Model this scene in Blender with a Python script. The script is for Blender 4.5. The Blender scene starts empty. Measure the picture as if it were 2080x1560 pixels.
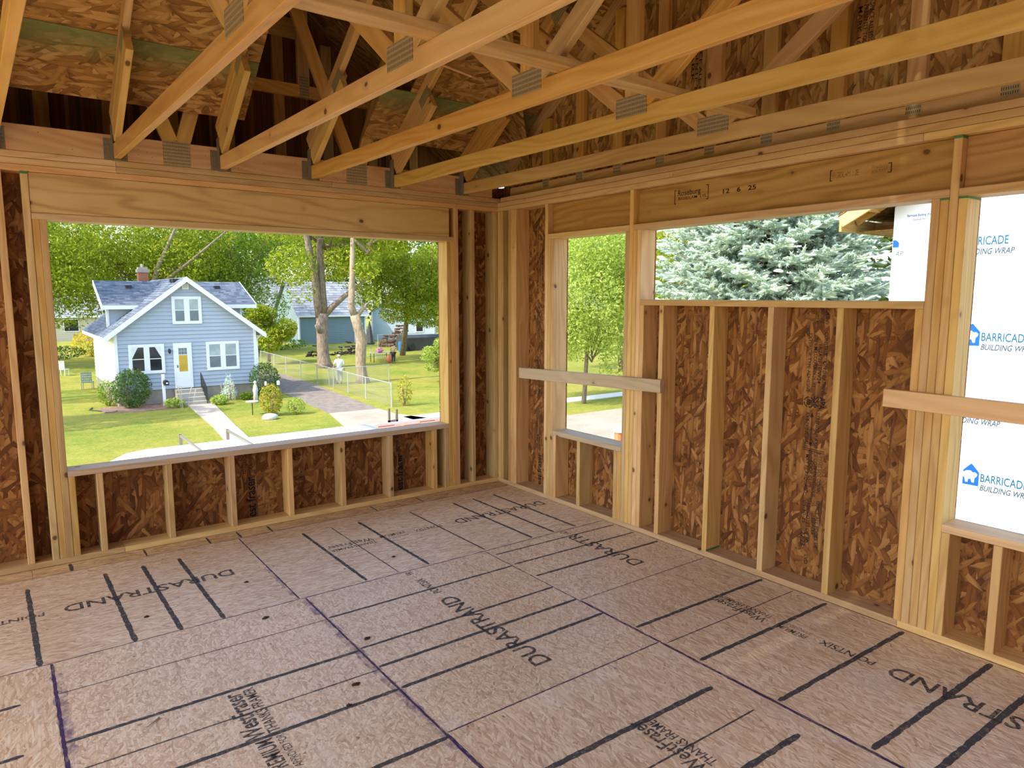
import bpy, math, random
from mathutils import Matrix, Vector, noise as mnoise
random.seed(7)
scene = bpy.context.scene
COL = scene.collection

# ------------------------------------------------------------------ camera
CAM_POS = Vector((-3.5687, -5.0533, 1.6693))
cam_data = bpy.data.cameras.new('camera')
cam_data.sensor_fit = 'HORIZONTAL'
cam_data.sensor_width = 36.0
cam_data.lens = 1417.6 / 2080.0 * 36.0
cam_data.clip_start = 0.05
cam_data.clip_end = 600.0
cam = bpy.data.objects.new('camera', cam_data)
cam.location = CAM_POS
cam.rotation_euler = (math.pi / 2 - 0.1253, 0.0, -0.6348)
COL.objects.link(cam)
scene.camera = cam

# ------------------------------------------------------------------ sky and sun
SUN_EL = math.radians(46.0)
SUN_AZ = Vector((-0.998, -0.05, 0.0)).normalized()
SUN_DIR = Vector((SUN_AZ.x * math.cos(SUN_EL), SUN_AZ.y * math.cos(SUN_EL), math.sin(SUN_EL)))
world = bpy.data.worlds.new('sky')
scene.world = world
world.use_nodes = True
wn = world.node_tree
wn.nodes.clear()
sky = wn.nodes.new('ShaderNodeTexSky')
sky.sky_type = 'NISHITA'
sky.sun_disc = False
sky.sun_elevation = SUN_EL
sky.sun_rotation = math.atan2(SUN_AZ.x, SUN_AZ.y)
sky.air_density = 1.0
sky.dust_density = 1.5
sky.ozone_density = 1.0
bg = wn.nodes.new('ShaderNodeBackground')
bg.inputs['Strength'].default_value = 0.37
wo = wn.nodes.new('ShaderNodeOutputWorld')
wn.links.new(sky.outputs[0], bg.inputs[0])
wn.links.new(bg.outputs[0], wo.inputs[0])
sun_data = bpy.data.lights.new('sun', 'SUN')
sun_data.energy = 3.35
sun_data.angle = math.radians(0.55)
sun_data.color = (1.0, 0.93, 0.80)
sun_ob = bpy.data.objects.new('sun', sun_data)
sun_ob.rotation_euler = (-SUN_DIR).to_track_quat('-Z', 'Y').to_euler()
sun_ob.location = (-20, -5, 20)
COL.objects.link(sun_ob)

# ------------------------------------------------------------------ exposure
vs = scene.view_settings
vs.view_transform = 'Standard'
vs.look = 'None'
vs.gamma = 1.0
vs.use_curve_mapping = False
vs.exposure = 0.80

# ------------------------------------------------------------------ scene-graph helpers
WM = {}          # world matrices by object name

def link(o, world_m, parent=None):
    COL.objects.link(o)
    WM[o.name] = world_m.copy()
    if parent is not None:
        o.parent = parent
        o.matrix_basis = WM[parent.name].inverted() @ world_m
    else:
        o.matrix_basis = world_m
    return o

def tag(o, label=None, cat=None, group=None, kind=None):
    if label: o['label'] = label
    if cat: o['category'] = cat
    if group: o['group'] = group
    if kind: o['kind'] = kind
    return o

def empty(name, loc=(0, 0, 0), rz=0.0, label=None, cat=None, group=None, kind=None):
    o = bpy.data.objects.new(name, None)
    o.empty_display_size = 0.2
    link(o, Matrix.Translation(Vector(loc)) @ Matrix.Rotation(rz, 4, 'Z'))
    return tag(o, label, cat, group, kind)

def mk_mesh(name, verts, faces, mats=None, smooth=False, mat_idx=None):
    me = bpy.data.meshes.new(name)
    me.from_pydata([tuple(v) for v in verts], [], faces)
    if mats is not None:
        for m in (mats if isinstance(mats, (list, tuple)) else [mats]):
            me.materials.append(m)
    if mat_idx is not None:
        me.polygons.foreach_set('material_index', mat_idx)
    if smooth:
        me.polygons.foreach_set('use_smooth', [True] * len(me.polygons))
    me.update()
    return me

def obj(name, me, parent=None, m=None):
    o = bpy.data.objects.new(name, me)
    return link(o, m if m is not None else Matrix.Identity(4), parent)

def frame(origin, xdir, ydir):
    x = Vector(xdir).normalized()
    y = Vector(ydir)
    y = (y - x * y.dot(x)).normalized()
    z = x.cross(y)
    m = Matrix((x, y, z)).transposed().to_4x4()
    m.translation = Vector(origin)
    return m

class MB:
    """collects shapes into one mesh, in world (or given local) coordinates"""
    def __init__(s):
        s.v = []; s.f = []; s.mi = []
    def add(s, verts, faces, mi=0):
        b = len(s.v)
        s.v.extend([Vector(v) for v in verts])
        s.f.extend([tuple(i + b for i in f) for f in faces])
        s.mi.extend([mi] * len(faces))
    def box(s, lo, hi, mi=0, m=None):
        x0, y0, z0 = lo; x1, y1, z1 = hi
        vs_ = [Vector(p) for p in ((x0,y0,z0),(x1,y0,z0),(x1,y1,z0),(x0,y1,z0),(x0,y0,z1),(x1,y0,z1),(x1,y1,z1),(x0,y1,z1))]
        if m is not None: vs_ = [m @ p for p in vs_]
        s.add(vs_, [(0,3,2,1),(4,5,6,7),(0,1,5,4),(1,2,6,5),(2,3,7,6),(3,0,4,7)], mi)
    def prism(s, pts, ext, mi=0):
        """polygon (3-D points) extruded by vector ext"""
        n = len(pts); e = Vector(ext)
        a = [Vector(p) for p in pts]
        s.add(a + [p + e for p in a], [tuple(range(n - 1, -1, -1)), tuple(range(n, 2 * n))] +
              [(i, (i + 1) % n, n + (i + 1) % n, n + i) for i in range(n)], mi)
    def tube(s, pts, radii, seg=8, mi=0, cap=True):
        pts = [Vector(p) for p in pts]
        if not isinstance(radii, (list, tuple)): radii = [radii] * len(pts)
        base = len(s.v); n = len(pts)
        prev = None
        for i, p in enumerate(pts):
            t = (pts[min(i + 1, n - 1)] - pts[max(i - 1, 0)])
            if t.length < 1e-9: t = Vector((0, 0, 1))
            t.normalize()
            if prev is None:
                a = Vector((1, 0, 0)) if abs(t.x) < 0.9 else Vector((0, 1, 0))
            else:
                a = prev
            a = (a - t * a.dot(t)).normalized(); prev = a
            b = t.cross(a)
            for k in range(seg):
                th = 2 * math.pi * k / seg
                s.v.append(p + (a * math.cos(th) + b * math.sin(th)) * radii[i])
        for i in range(n - 1):
            for k in range(seg):
                k2 = (k + 1) % seg
                s.f.append((base + i*seg + k, base + i*seg + k2, base + (i+1)*seg + k2, base + (i+1)*seg + k)); s.mi.append(mi)
        if cap:
            s.f.append(tuple(base + k for k in range(seg - 1, -1, -1))); s.mi.append(mi)
            s.f.append(tuple(base + (n-1)*seg + k for k in range(seg))); s.mi.append(mi)
    def ball(s, c, r, seg=10, rings=6, mi=0, jitter=0.0, rnd=None):
        c = Vector(c); r = Vector(r) if isinstance(r, (tuple, list, Vector)) else Vector((r, r, r))
        base = len(s.v)
        for i in range(rings + 1):
            ph = math.pi * i / rings
            for k in range(seg):
                th = 2 * math.pi * k / seg
                q = 1.0 + ((rnd or random).uniform(-jitter, jitter) if 0 < i < rings else 0)
                s.v.append(c + Vector((r.x*math.sin(ph)*math.cos(th)*q, r.y*math.sin(ph)*math.sin(th)*q, r.z*math.cos(ph)*q)))
        for i in range(rings):
            for k in range(seg):
                k2 = (k + 1) % seg
                s.f.append((base+i*seg+k, base+(i+1)*seg+k, base+(i+1)*seg+k2, base+i*seg+k2)); s.mi.append(mi)
    def build(s, name, mats, parent=None, smooth=False, origin=None):
        o = Vector(origin) if origin is not None else (sum((Vector(v) for v in s.v), Vector()) / max(1, len(s.v)))
        me = mk_mesh(name, [v - o for v in s.v], s.f, mats, smooth, s.mi if any(s.mi) else None)
        return obj(name, me, parent, Matrix.Translation(o))

def prism_mesh(name, L, w, t, ch, mat):
    """board: local X length 0..L, Y width -w/2..w/2, Z thickness -t/2..t/2, eased long edges"""
    a, b = w / 2, t / 2
    prof = [(-a+ch,-b),(a-ch,-b),(a,-b+ch),(a,b-ch),(a-ch,b),(-a+ch,b),(-a,b-ch),(-a,-b+ch)]
    vs_ = [(-L/2, y, z) for y, z in prof] + [(L/2, y, z) for y, z in prof]
    fs = [tuple(range(7, -1, -1)), tuple(range(8, 16))] + [(i, (i+1) % 8, 8 + (i+1) % 8, 8 + i) for i in range(8)]
    return mk_mesh(name, vs_, fs, mat)

def board(name, p0, p1, w, t, wdir, mat, parent=None, ch=0.0025):
    """lumber from p0 to p1 (centre line), width w along wdir, thickness t across"""
    p0 = Vector(p0); p1 = Vector(p1)
    L = (p1 - p0).length
    m = frame((p0 + p1) / 2, p1 - p0, wdir)
    return obj(name, prism_mesh(name, L, w, t, ch, mat), parent, m)

def boxboard(name, lo, hi, axis, mat, parent=None, ch=0.0025):
    """axis-aligned lumber filling box lo..hi with grain along axis"""
    lo = Vector(lo); hi = Vector(hi); c = (lo + hi) / 2; d = hi - lo
    e = [Vector((1,0,0)), Vector((0,1,0)), Vector((0,0,1))]
    x = e[axis]; y = e[(axis + 1) % 3]
    m = frame(c, x, y)
    return obj(name, prism_mesh(name, d[axis], d[(axis+1) % 3], d[(axis+2) % 3], ch, mat), parent, m)

def copy_tree(o, world_m, parent=None):
    c = o.copy()
    old = WM[o.name]
    link(c, world_m, parent)
    for ch in list(o.children):
        copy_tree(ch, world_m @ (old.inverted() @ WM[ch.name]), c)
    return c

# ------------------------------------------------------------------ lettering
_txt = {}
def text_mesh(s, bold=0.0, spacing=1.0, shear=0.0):
    """flat lettering, cap height 1, left-aligned on baseline; returns verts, faces, width"""
    key = (s, bold, spacing, shear)
    if key in _txt: return _txt[key]
    cu = bpy.data.curves.new('lettering', 'FONT')
    cu.body = s; cu.size = 1.0; cu.space_character = spacing; cu.shear = shear; cu.offset = bold
    cu.resolution_u = 3; cu.fill_mode = 'FRONT'
    o = bpy.data.objects.new('lettering_tmp', cu)
    COL.objects.link(o)
    bpy.context.view_layer.update()
    dg = bpy.context.evaluated_depsgraph_get()
    me = bpy.data.meshes.new_from_object(o.evaluated_get(dg))
    vs_ = [v.co.copy() for v in me.vertices]
    fs = [tuple(p.vertices) for p in me.polygons]
    bpy.data.objects.remove(o); bpy.data.meshes.remove(me); bpy.data.curves.remove(cu)
    k = 1.0 / 0.70
    vs_ = [v * k for v in vs_]
    x0 = min(v.x for v in vs_); x1 = max(v.x for v in vs_)
    vs_ = [Vector((v.x - x0, v.y, 0)) for v in vs_]
    _txt[key] = (vs_, fs, x1 - x0)
    return _txt[key]

def lettering(s, origin, xdir, ydir, height, mat, parent, length=None, bold=0.0, spacing=1.0, shear=0.0, center=False, name='lettering'):
    vs_, fs, w = text_mesh(s, bold, spacing, shear)
    sx = (length / w) if length else height
    off = -w * sx / 2 if center else 0.0
    vv = [Vector((v.x * sx + off, v.y * height, 0)) for v in vs_]
    me = mk_mesh(name, vv, fs, mat)
    return obj(name, me, parent, frame(origin, xdir, ydir))
# ------------------------------------------------------------------ procedural materials
def new_mat(name):
    m = bpy.data.materials.new(name); m.use_nodes = True
    nt = m.node_tree; nt.nodes.clear()
    out = nt.nodes.new('ShaderNodeOutputMaterial')
    bs = nt.nodes.new('ShaderNodeBsdfPrincipled')
    nt.links.new(bs.outputs[0], out.inputs[0])
    bs.inputs['Roughness'].default_value = 0.7
    return m, nt, bs, out

class N:
    def __init__(s, nt): s.nt = nt
    def n(s, t, **kw):
        nd = s.nt.nodes.new(t)
        for k, v in kw.items(): setattr(nd, k, v)
        return nd
    def l(s, a, b): s.nt.links.new(a, b)
    def val(s, sock, v):
        if hasattr(v, 'is_linked') or hasattr(v, 'links'): s.l(v, sock)
        else: sock.default_value = v
    def math(s, op, a, b=0.0, c=None, clamp=False):
        nd = s.n('ShaderNodeMath', operation=op); nd.use_clamp = clamp
        s.val(nd.inputs[0], a); s.val(nd.inputs[1], b)
        if c is not None: s.val(nd.inputs[2], c)
        return nd.outputs[0]
    def vmath(s, op, a, b):
        nd = s.n('ShaderNodeVectorMath', operation=op)
        s.val(nd.inputs[0], a); s.val(nd.inputs[1], b)
        return nd.outputs[0]
    def obj_coord(s, scale=(1,1,1), rot=(0,0,0), rnd=True, loc=(0,0,0)):
        tc = s.n('ShaderNodeTexCoord'); src = tc.outputs['Object']
        if rnd:
            oi = s.n('ShaderNodeObjectInfo')
            mul = s.n('ShaderNodeVectorMath', operation='SCALE'); mul.inputs[0].default_value = (37.3, 71.9, 53.1)
            s.l(oi.outputs['Random'], mul.inputs['Scale'])
            src = s.vmath('ADD', src, mul.outputs[0])
        mp = s.n('ShaderNodeMapping'); s.l(src, mp.inputs[0])
        mp.inputs['Scale'].default_value = scale; mp.inputs['Rotation'].default_value = rot; mp.inputs['Location'].default_value = loc
        return mp.outputs[0]
    def noise(s, vec, scale, detail=3, rough=0.5, dist=0.0):
        nd = s.n('ShaderNodeTexNoise'); s.l(vec, nd.inputs['Vector'])
        nd.inputs['Scale'].default_value = scale; nd.inputs['Detail'].default_value = detail
        nd.inputs['Roughness'].default_value = rough; nd.inputs['Distortion'].default_value = dist
        return nd.outputs[0]
    def ramp(s, fac, stops, interp='LINEAR'):
        nd = s.n('ShaderNodeValToRGB'); nd.color_ramp.interpolation = interp
        cr = nd.color_ramp
        while len(cr.elements) < len(stops): cr.elements.new(0.5)
        for e, (p, c) in zip(cr.elements, stops):
            e.position = p; e.color = (c[0], c[1], c[2], 1) if len(c) == 3 else c
        s.l(fac, nd.inputs[0])
        return nd.outputs[0]
    def mix(s, fac, a, b, mode='MIX'):
        nd = s.n('ShaderNodeMix', data_type='RGBA', blend_type=mode)
        s.val(nd.inputs[0], fac)
        for sock, v in ((nd.inputs[6], a), (nd.inputs[7], b)):
            if isinstance(v, (tuple, list)): sock.default_value = (v[0], v[1], v[2], 1)
            else: s.l(v, sock)
        return nd.outputs[2]
    def bump(s, h, strength=0.3, dist=0.01):
        nd = s.n('ShaderNodeBump'); nd.inputs['Strength'].default_value = strength; nd.inputs['Distance'].default_value = dist
        s.l(h, nd.inputs['Height']); return nd.outputs[0]
    def random(s):
        return s.n('ShaderNodeObjectInfo').outputs['Random']

def lumber_mat(name, light, mid, dark, knots=0.85, rough=0.6, vary=0.35, grain=1.0, knot_col=(0.09, 0.035, 0.012)):
    m, nt, bs, out = new_mat(name); g = N(nt)
    v = g.obj_coord()
    v2 = g.obj_coord(scale=(0.9, 13, 13))
    warp = g.noise(g.obj_coord(scale=(0.7, 4, 4)), 1.0, 2)
    vv = g.vmath('ADD', v2, g.vmath('MULTIPLY', warp, (0, 3.0, 3.0)))
    big = g.noise(vv, 1.0, 3, 0.55)
    fine = g.noise(g.obj_coord(scale=(3.5, 120, 120)), 1.0, 3, 0.6)
    wv = g.n('ShaderNodeTexWave', wave_type='BANDS', bands_direction='DIAGONAL', wave_profile='SIN')
    g.l(vv, wv.inputs['Vector']); wv.inputs['Scale'].default_value = 0.8; wv.inputs['Distortion'].default_value = 6.0
    wv.inputs['Detail'].default_value = 2.0; wv.inputs['Detail Scale'].default_value = 0.6
    f = g.math('ADD', g.math('MULTIPLY', big, 0.55), g.math('MULTIPLY', wv.outputs['Fac'], 0.18 * grain))
    f = g.math('ADD', f, g.math('MULTIPLY', fine, 0.22))
    col = g.ramp(f, [(0.20, light), (0.52, mid), (0.80, dark)])
    # knots
    vo = g.n('ShaderNodeTexVoronoi'); g.l(g.vmath('ADD', g.obj_coord(scale=(4.6, 6.0, 6.0)), g.vmath('MULTIPLY', g.noise(v, 9, 2), (0.12, 0.12, 0.12))), vo.inputs['Vector'])
    vo.inputs['Scale'].default_value = 1.0; vo.inputs['Randomness'].default_value = 1.0
    sp = g.n('ShaderNodeSeparateColor'); g.l(vo.outputs['Color'], sp.inputs[0])
    on = g.math('GREATER_THAN', sp.outputs[0], 1.0 - 0.95 * min(1.0, knots))
    k = g.n('ShaderNodeMapRange'); k.inputs['From Min'].default_value = 0.065; k.inputs['From Max'].default_value = 0.10
    k.inputs['To Min'].default_value = 1.0; k.inputs['To Max'].default_value = 0.0
    g.l(vo.outputs['Distance'], k.inputs['Value'])
    halo = g.n('ShaderNodeMapRange'); halo.inputs['From Min'].default_value = 0.08; halo.inputs['From Max'].default_value = 0.20
    halo.inputs['To Min'].default_value = 0.45; halo.inputs['To Max'].default_value = 0.0
    g.l(vo.outputs['Distance'], halo.inputs['Value'])
    col = g.mix(g.math('MULTIPLY', halo.outputs[0], on), col, dark)
    col = g.mix(g.math('MULTIPLY', g.math('MULTIPLY', k.outputs[0], on), 0.9), col, knot_col)
    # board to board variation
    r = g.random()
    hs = g.n('ShaderNodeHueSaturation'); g.l(col, hs.inputs['Color'])
    g.l(g.math('ADD', g.math('MULTIPLY', r, vary), 1.0 - vary * 0.5), hs.inputs['Value'])
    g.l(g.math('ADD', g.math('MULTIPLY', g.math('FRACT', g.math('MULTIPLY', r, 7.31)), 0.18), 0.93), hs.inputs['Saturation'])
    g.l(g.math('ADD', g.math('MULTIPLY', g.math('FRACT', g.math('MULTIPLY', r, 13.7)), 0.016), 0.492), hs.inputs['Hue'])
    g.l(hs.outputs[0], bs.inputs['Base Color'])
    bs.inputs['Roughness'].default_value = rough
    bs.inputs['Specular IOR Level'].default_value = 0.35
    g.l(g.bump(f, 0.12, 0.004), bs.inputs['Normal'])
    return m

def osb_mat(name, stops, sx=9.0, sy=38.0, spread=1.0, layers=4, rough=0.75, tint=None, green=None, bump=0.35, stain=None, dark_amt=0.5, spec=0.3):
    """flakes: overlapping stretched cells, local X is the strength axis, local Z the sheet normal"""
    m, nt, bs, out = new_mat(name); g = N(nt)
    base = g.obj_coord(scale=(1, 1, 0.0))
    wn_ = g.n('ShaderNodeTexNoise'); g.l(base, wn_.inputs['Vector']); wn_.inputs['Scale'].default_value = 11.0; wn_.inputs['Detail'].default_value = 2.0
    wsub = g.vmath('SUBTRACT', wn_.outputs['Color'], (0.5, 0.5, 0.5))
    base = g.vmath('ADD', base, g.vmath('MULTIPLY', wsub, (0.022, 0.012, 0.0)))
    angs = [0.05, 0.75, -0.6, 1.45, -0.22, 0.35][:layers]
    cv = cp = ch = None
    for i, a in enumerate(angs):
        mp = g.n('ShaderNodeMapping'); g.l(base, mp.inputs[0])
        mp.vector_type = 'POINT'
        r1 = g.n('ShaderNodeVectorRotate'); r1.rotation_type = 'Z_AXIS'; g.l(base, r1.inputs['Vector']); r1.inputs['Angle'].default_value = a * spread
        g.l(r1.outputs[0], mp.inputs[0])
        mp.inputs['Scale'].default_value = (sx * (1 + 0.13 * i), sy * (1 - 0.09 * i), 1)
        mp.inputs['Location'].default_value = (3.3 * i, 7.7 * i, 0.5 * i)
        vo = g.n('ShaderNodeTexVoronoi', voronoi_dimensions='2D'); g.l(mp.outputs[0], vo.inputs['Vector'])
        vo.inputs['Scale'].default_value = 1.0; vo.inputs['Randomness'].default_value = 0.95
        sp = g.n('ShaderNodeSeparateColor'); g.l(vo.outputs['Color'], sp.inputs[0])
        # streaks inside each flake
        st = g.noise(g.vmath('MULTIPLY', mp.outputs[0], (0.5, 2.2, 1.0)), 2.4, 3, 0.65)
        val = g.math('ADD', g.math('MULTIPLY', sp.outputs[0], 0.62), g.math('MULTIPLY', st, 0.42))
        edge = vo.outputs['Distance']
        if cv is None:
            cv, cp, ch = val, sp.outputs[1], edge
        else:
            pr = g.math('SUBTRACT', sp.outputs[1], 0.07 * i)
            sel = g.math('GREATER_THAN', pr, cp)
            def pick(x, y):
                nd = g.n('ShaderNodeMix', data_type='FLOAT'); g.l(sel, nd.inputs[0]); g.l(x, nd.inputs[2]); g.l(y, nd.inputs[3]); return nd.outputs[0]
            cv, ch, cp = pick(cv, val), pick(ch, edge), pick(cp, pr)
    col = g.ramp(cv, stops)
    # dark edges of flakes and voids
    ed = g.n('ShaderNodeMapRange'); ed.inputs['From Min'].default_value = 0.40; ed.inputs['From Max'].default_value = 0.80
    ed.inputs['To Min'].default_value = 0.0; ed.inputs['To Max'].default_value = dark_amt; g.l(ch, ed.inputs['Value'])
    col = g.mix(ed.outputs[0], col, tuple(c * 0.35 for c in stops[0][1]))
    vd = g.noise(base, 26.0, 2, 0.5)
    vdm = g.n('ShaderNodeMapRange'); vdm.inputs['From Min'].default_value = 0.70; vdm.inputs['From Max'].default_value = 0.76
    vdm.inputs['To Max'].default_value = 0.7; g.l(vd, vdm.inputs['Value'])
    col = g.mix(vdm.outputs[0], col, tuple(c * 0.22 for c in stops[0][1]))
    big = g.noise(g.obj_coord(), 1.3, 3)
    hs = g.n('ShaderNodeHueSaturation'); g.l(col, hs.inputs['Color'])
    g.l(g.math('ADD', g.math('MULTIPLY', big, 0.36), 0.82), hs.inputs['Value'])
    col = hs.outputs[0]
    if stain is not None:
        sn = g.noise(g.obj_coord(scale=(1.0, 1.0, 0), rnd=True), 2.6, 4, 0.65)
        sm = g.n('ShaderNodeMapRange'); sm.inputs['From Min'].default_value = 0.56; sm.inputs['From Max'].default_value = 0.75
        sm.inputs['To Max'].default_value = stain[1]; g.l(sn, sm.inputs['Value'])
        col = g.mix(sm.outputs[0], col, stain[0])
    if green is not None:
        # sealed edge: colour of the factory edge coating near local +Y edge
        y0, y1, gc, amt = green
        tc = g.n('ShaderNodeTexCoord'); sx_ = g.n('ShaderNodeSeparateXYZ'); g.l(tc.outputs['Object'], sx_.inputs[0])
        jit = g.math('ADD', sx_.outputs[1], g.math('MULTIPLY', g.noise(g.obj_coord(), 3.0, 3), 0.10))
        gm = g.n('ShaderNodeMapRange'); gm.inputs['From Min'].default_value = y0; gm.inputs['From Max'].default_value = y1
        gm.inputs['To Max'].default_value = amt; g.l(jit, gm.inputs['Value'])
        col = g.mix(gm.outputs[0], col, gc)
    if tint is not None:
        col = g.mix(1.0, col, tint, 'MULTIPLY')
    g.l(col, bs.inputs['Base Color'])
    bs.inputs['Roughness'].default_value = rough
    bs.inputs['Specular IOR Level'].default_value = spec
    h = g.math('ADD', g.math('MULTIPLY', cp, 0.6), g.math('MULTIPLY', ch, -0.4))
    g.l(g.bump(h, bump, 0.002), bs.inputs['Normal'])
    return m

def plain(name, col, rough=0.7, metal=0.0, var=0.15, scale=3.0, spec=0.4, bump=0.0, bscale=40.0):
    m, nt, bs, out = new_mat(name); g = N(nt)
    v = g.obj_coord(rnd=False)
    f = g.noise(v, scale, 4, 0.6)
    c = g.mix(f, tuple(x * (1 - var) for x in col), tuple(min(1, x * (1 + var)) for x in col))
    g.l(c, bs.inputs['Base Color'])
    bs.inputs['Roughness'].default_value = rough; bs.inputs['Metallic'].default_value = metal
    bs.inputs['Specular IOR Level'].default_value = spec
    if bump:
        g.l(g.bump(g.noise(v, bscale, 3), bump, 0.01), bs.inputs['Normal'])
    return m

def ink_mat(name, col, wear=0.5, scale=60.0, cover=0.92):
    m, nt, bs, out = new_mat(name); g = N(nt)
    bs.inputs['Base Color'].default_value = (*col, 1); bs.inputs['Roughness'].default_value = 0.8
    tr = g.n('ShaderNodeBsdfTransparent'); mx = g.n('ShaderNodeMixShader')
    f = g.noise(g.obj_coord(), scale, 3, 0.65)
    mr = g.n('ShaderNodeMapRange'); mr.inputs['From Min'].default_value = 0.38; mr.inputs['From Max'].default_value = 0.38 + 0.3 * wear + 0.01
    mr.inputs['To Min'].default_value = cover - wear * 0.6; mr.inputs['To Max'].default_value = cover
    g.l(f, mr.inputs['Value']); g.l(mr.outputs[0], mx.inputs[0])
    g.l(tr.outputs[0], mx.inputs[1]); g.l(bs.outputs[0], mx.inputs[2]); g.l(mx.outputs[0], out.inputs[0])
    return m

def plate_mat(name):
    """galvanised truss plate with rows of punched slots"""
    m, nt, bs, out = new_mat(name); g = N(nt)
    tc = g.n('ShaderNodeTexCoord'); sp = g.n('ShaderNodeSeparateXYZ'); g.l(tc.outputs['Object'], sp.inputs[0])
    px = g.math('FRACT', g.math('MULTIPLY', sp.outputs[0], 1 / 0.009))
    py = g.math('FRACT', g.math('MULTIPLY', sp.outputs[1], 1 / 0.021))
    sl = g.math('MULTIPLY', g.math('LESS_THAN', px, 0.45), g.math('LESS_THAN', py, 0.62))
    c = g.mix(g.noise(tc.outputs['Object'], 30, 3), (0.38, 0.295, 0.15), (0.52, 0.42, 0.24))
    g.l(g.mix(sl, c, (0.10, 0.075, 0.04)), bs.inputs['Base Color'])
    g.l(g.math('SUBTRACT', 0.3, g.math('MULTIPLY', sl, 0.3)), bs.inputs['Metallic'])
    bs.inputs['Roughness'].default_value = 0.42
    g.l(g.bump(sl, 0.6, -0.002), bs.inputs['Normal'])
    return m

M = {}
M['stud'] = lumber_mat('stud_lumber', (0.732, 0.496, 0.217), (0.607, 0.371, 0.140), (0.414, 0.222, 0.073), 0.8)
M['plate_lumber'] = lumber_mat('plate_lumber', (0.712, 0.497, 0.259), (0.607, 0.385, 0.182), (0.444, 0.247, 0.100), 0.5)
M['truss'] = lumber_mat('truss_lumber', (0.674, 0.423, 0.159), (0.559, 0.323, 0.101), (0.395, 0.203, 0.058), 0.75, vary=0.2)
M['header'] = lumber_mat('header_lumber', (0.693, 0.467, 0.203), (0.607, 0.381, 0.149), (0.366, 0.193, 0.067), 0.75, vary=0.05, grain=1.4)
M['lvl'] = lumber_mat('laminated_beam', (0.540, 0.318, 0.125), (0.423, 0.226, 0.082), (0.251, 0.115, 0.038), 0.6, vary=0.12, grain=1.2)
M['grey_lumber'] = lumber_mat('weathered_lumber', (0.578, 0.433, 0.289), (0.501, 0.356, 0.217), (0.347, 0.222, 0.115), 0.5, vary=0.1)
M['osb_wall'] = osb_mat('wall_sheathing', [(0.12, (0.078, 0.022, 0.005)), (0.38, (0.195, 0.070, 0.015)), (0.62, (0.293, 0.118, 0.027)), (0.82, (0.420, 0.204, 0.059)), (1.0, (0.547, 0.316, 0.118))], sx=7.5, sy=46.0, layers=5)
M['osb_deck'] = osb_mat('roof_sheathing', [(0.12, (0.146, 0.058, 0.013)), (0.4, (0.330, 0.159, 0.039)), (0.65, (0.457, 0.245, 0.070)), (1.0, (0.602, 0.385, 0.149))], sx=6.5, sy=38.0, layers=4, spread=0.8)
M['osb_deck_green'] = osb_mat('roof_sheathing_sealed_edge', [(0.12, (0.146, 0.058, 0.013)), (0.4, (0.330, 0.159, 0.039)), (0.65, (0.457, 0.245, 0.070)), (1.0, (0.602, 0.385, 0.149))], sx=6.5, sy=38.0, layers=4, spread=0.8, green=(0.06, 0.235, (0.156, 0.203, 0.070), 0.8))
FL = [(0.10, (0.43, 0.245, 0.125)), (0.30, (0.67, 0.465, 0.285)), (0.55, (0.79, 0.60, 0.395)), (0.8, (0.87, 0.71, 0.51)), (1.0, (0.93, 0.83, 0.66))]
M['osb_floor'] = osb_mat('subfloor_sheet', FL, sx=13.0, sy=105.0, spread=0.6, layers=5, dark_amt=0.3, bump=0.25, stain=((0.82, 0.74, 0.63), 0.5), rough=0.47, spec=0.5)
M['osb_floor_fine'] = osb_mat('subfloor_sheet_fine', FL, sx=24.0, sy=115.0, spread=1.0, layers=5, dark_amt=0.3, bump=0.2, stain=((0.82, 0.73, 0.61), 0.5), rough=0.47, spec=0.5)
M['osb_floor_brown'] = osb_mat('subfloor_strip', [(p, (c[0]*0.86, c[1]*0.74, c[2]*0.55)) for p, c in FL], sx=11.0, sy=60.0, spread=0.4, layers=4, dark_amt=0.35)
M['ink'] = ink_mat('black_print', (0.045, 0.045, 0.05), 0.6, 55.0, 0.86)
M['ink_wall'] = ink_mat('black_wall_print', (0.006, 0.005, 0.005), 0.3, 70.0, 0.95)
M['ink_faint'] = ink_mat('faint_print', (0.03, 0.025, 0.02), 0.8, 45.0, 0.62)
M['spray'] = ink_mat('black_guide_line', (0.055, 0.058, 0.065), 0.5, 38.0, 0.92)
M['purple'] = ink_mat('purple_edge_seal', (0.055, 0.022, 0.11), 0.6, 22.0, 0.9)
M['purple_soft'] = ink_mat('purple_overspray', (0.20, 0.14, 0.28), 0.9, 16.0, 0.5)
M['green_end'] = plain('green_end_paint', (0.06, 0.20, 0.07), 0.6)
M['truss_plate'] = plate_mat('truss_plate_steel')
M['hanger'] = plain('galvanised_hanger', (0.33, 0.31, 0.26), 0.4, 0.8, 0.3, 25.0)
M['dark_steel'] = plain('dark_steel', (0.24, 0.20, 0.14), 0.45, 0.4, 0.35, 60.0)
# ================================================================== FLOOR
floor_bm = MB(); floor_bm.box((-8.2, -8.0, -0.30), (0.14, 0.14, -0.0195))
floor = tag(floor_bm.build('floor', M['stud']), 'engineered wood subfloor of printed strand board sheets', None, None, 'structure')

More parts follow.
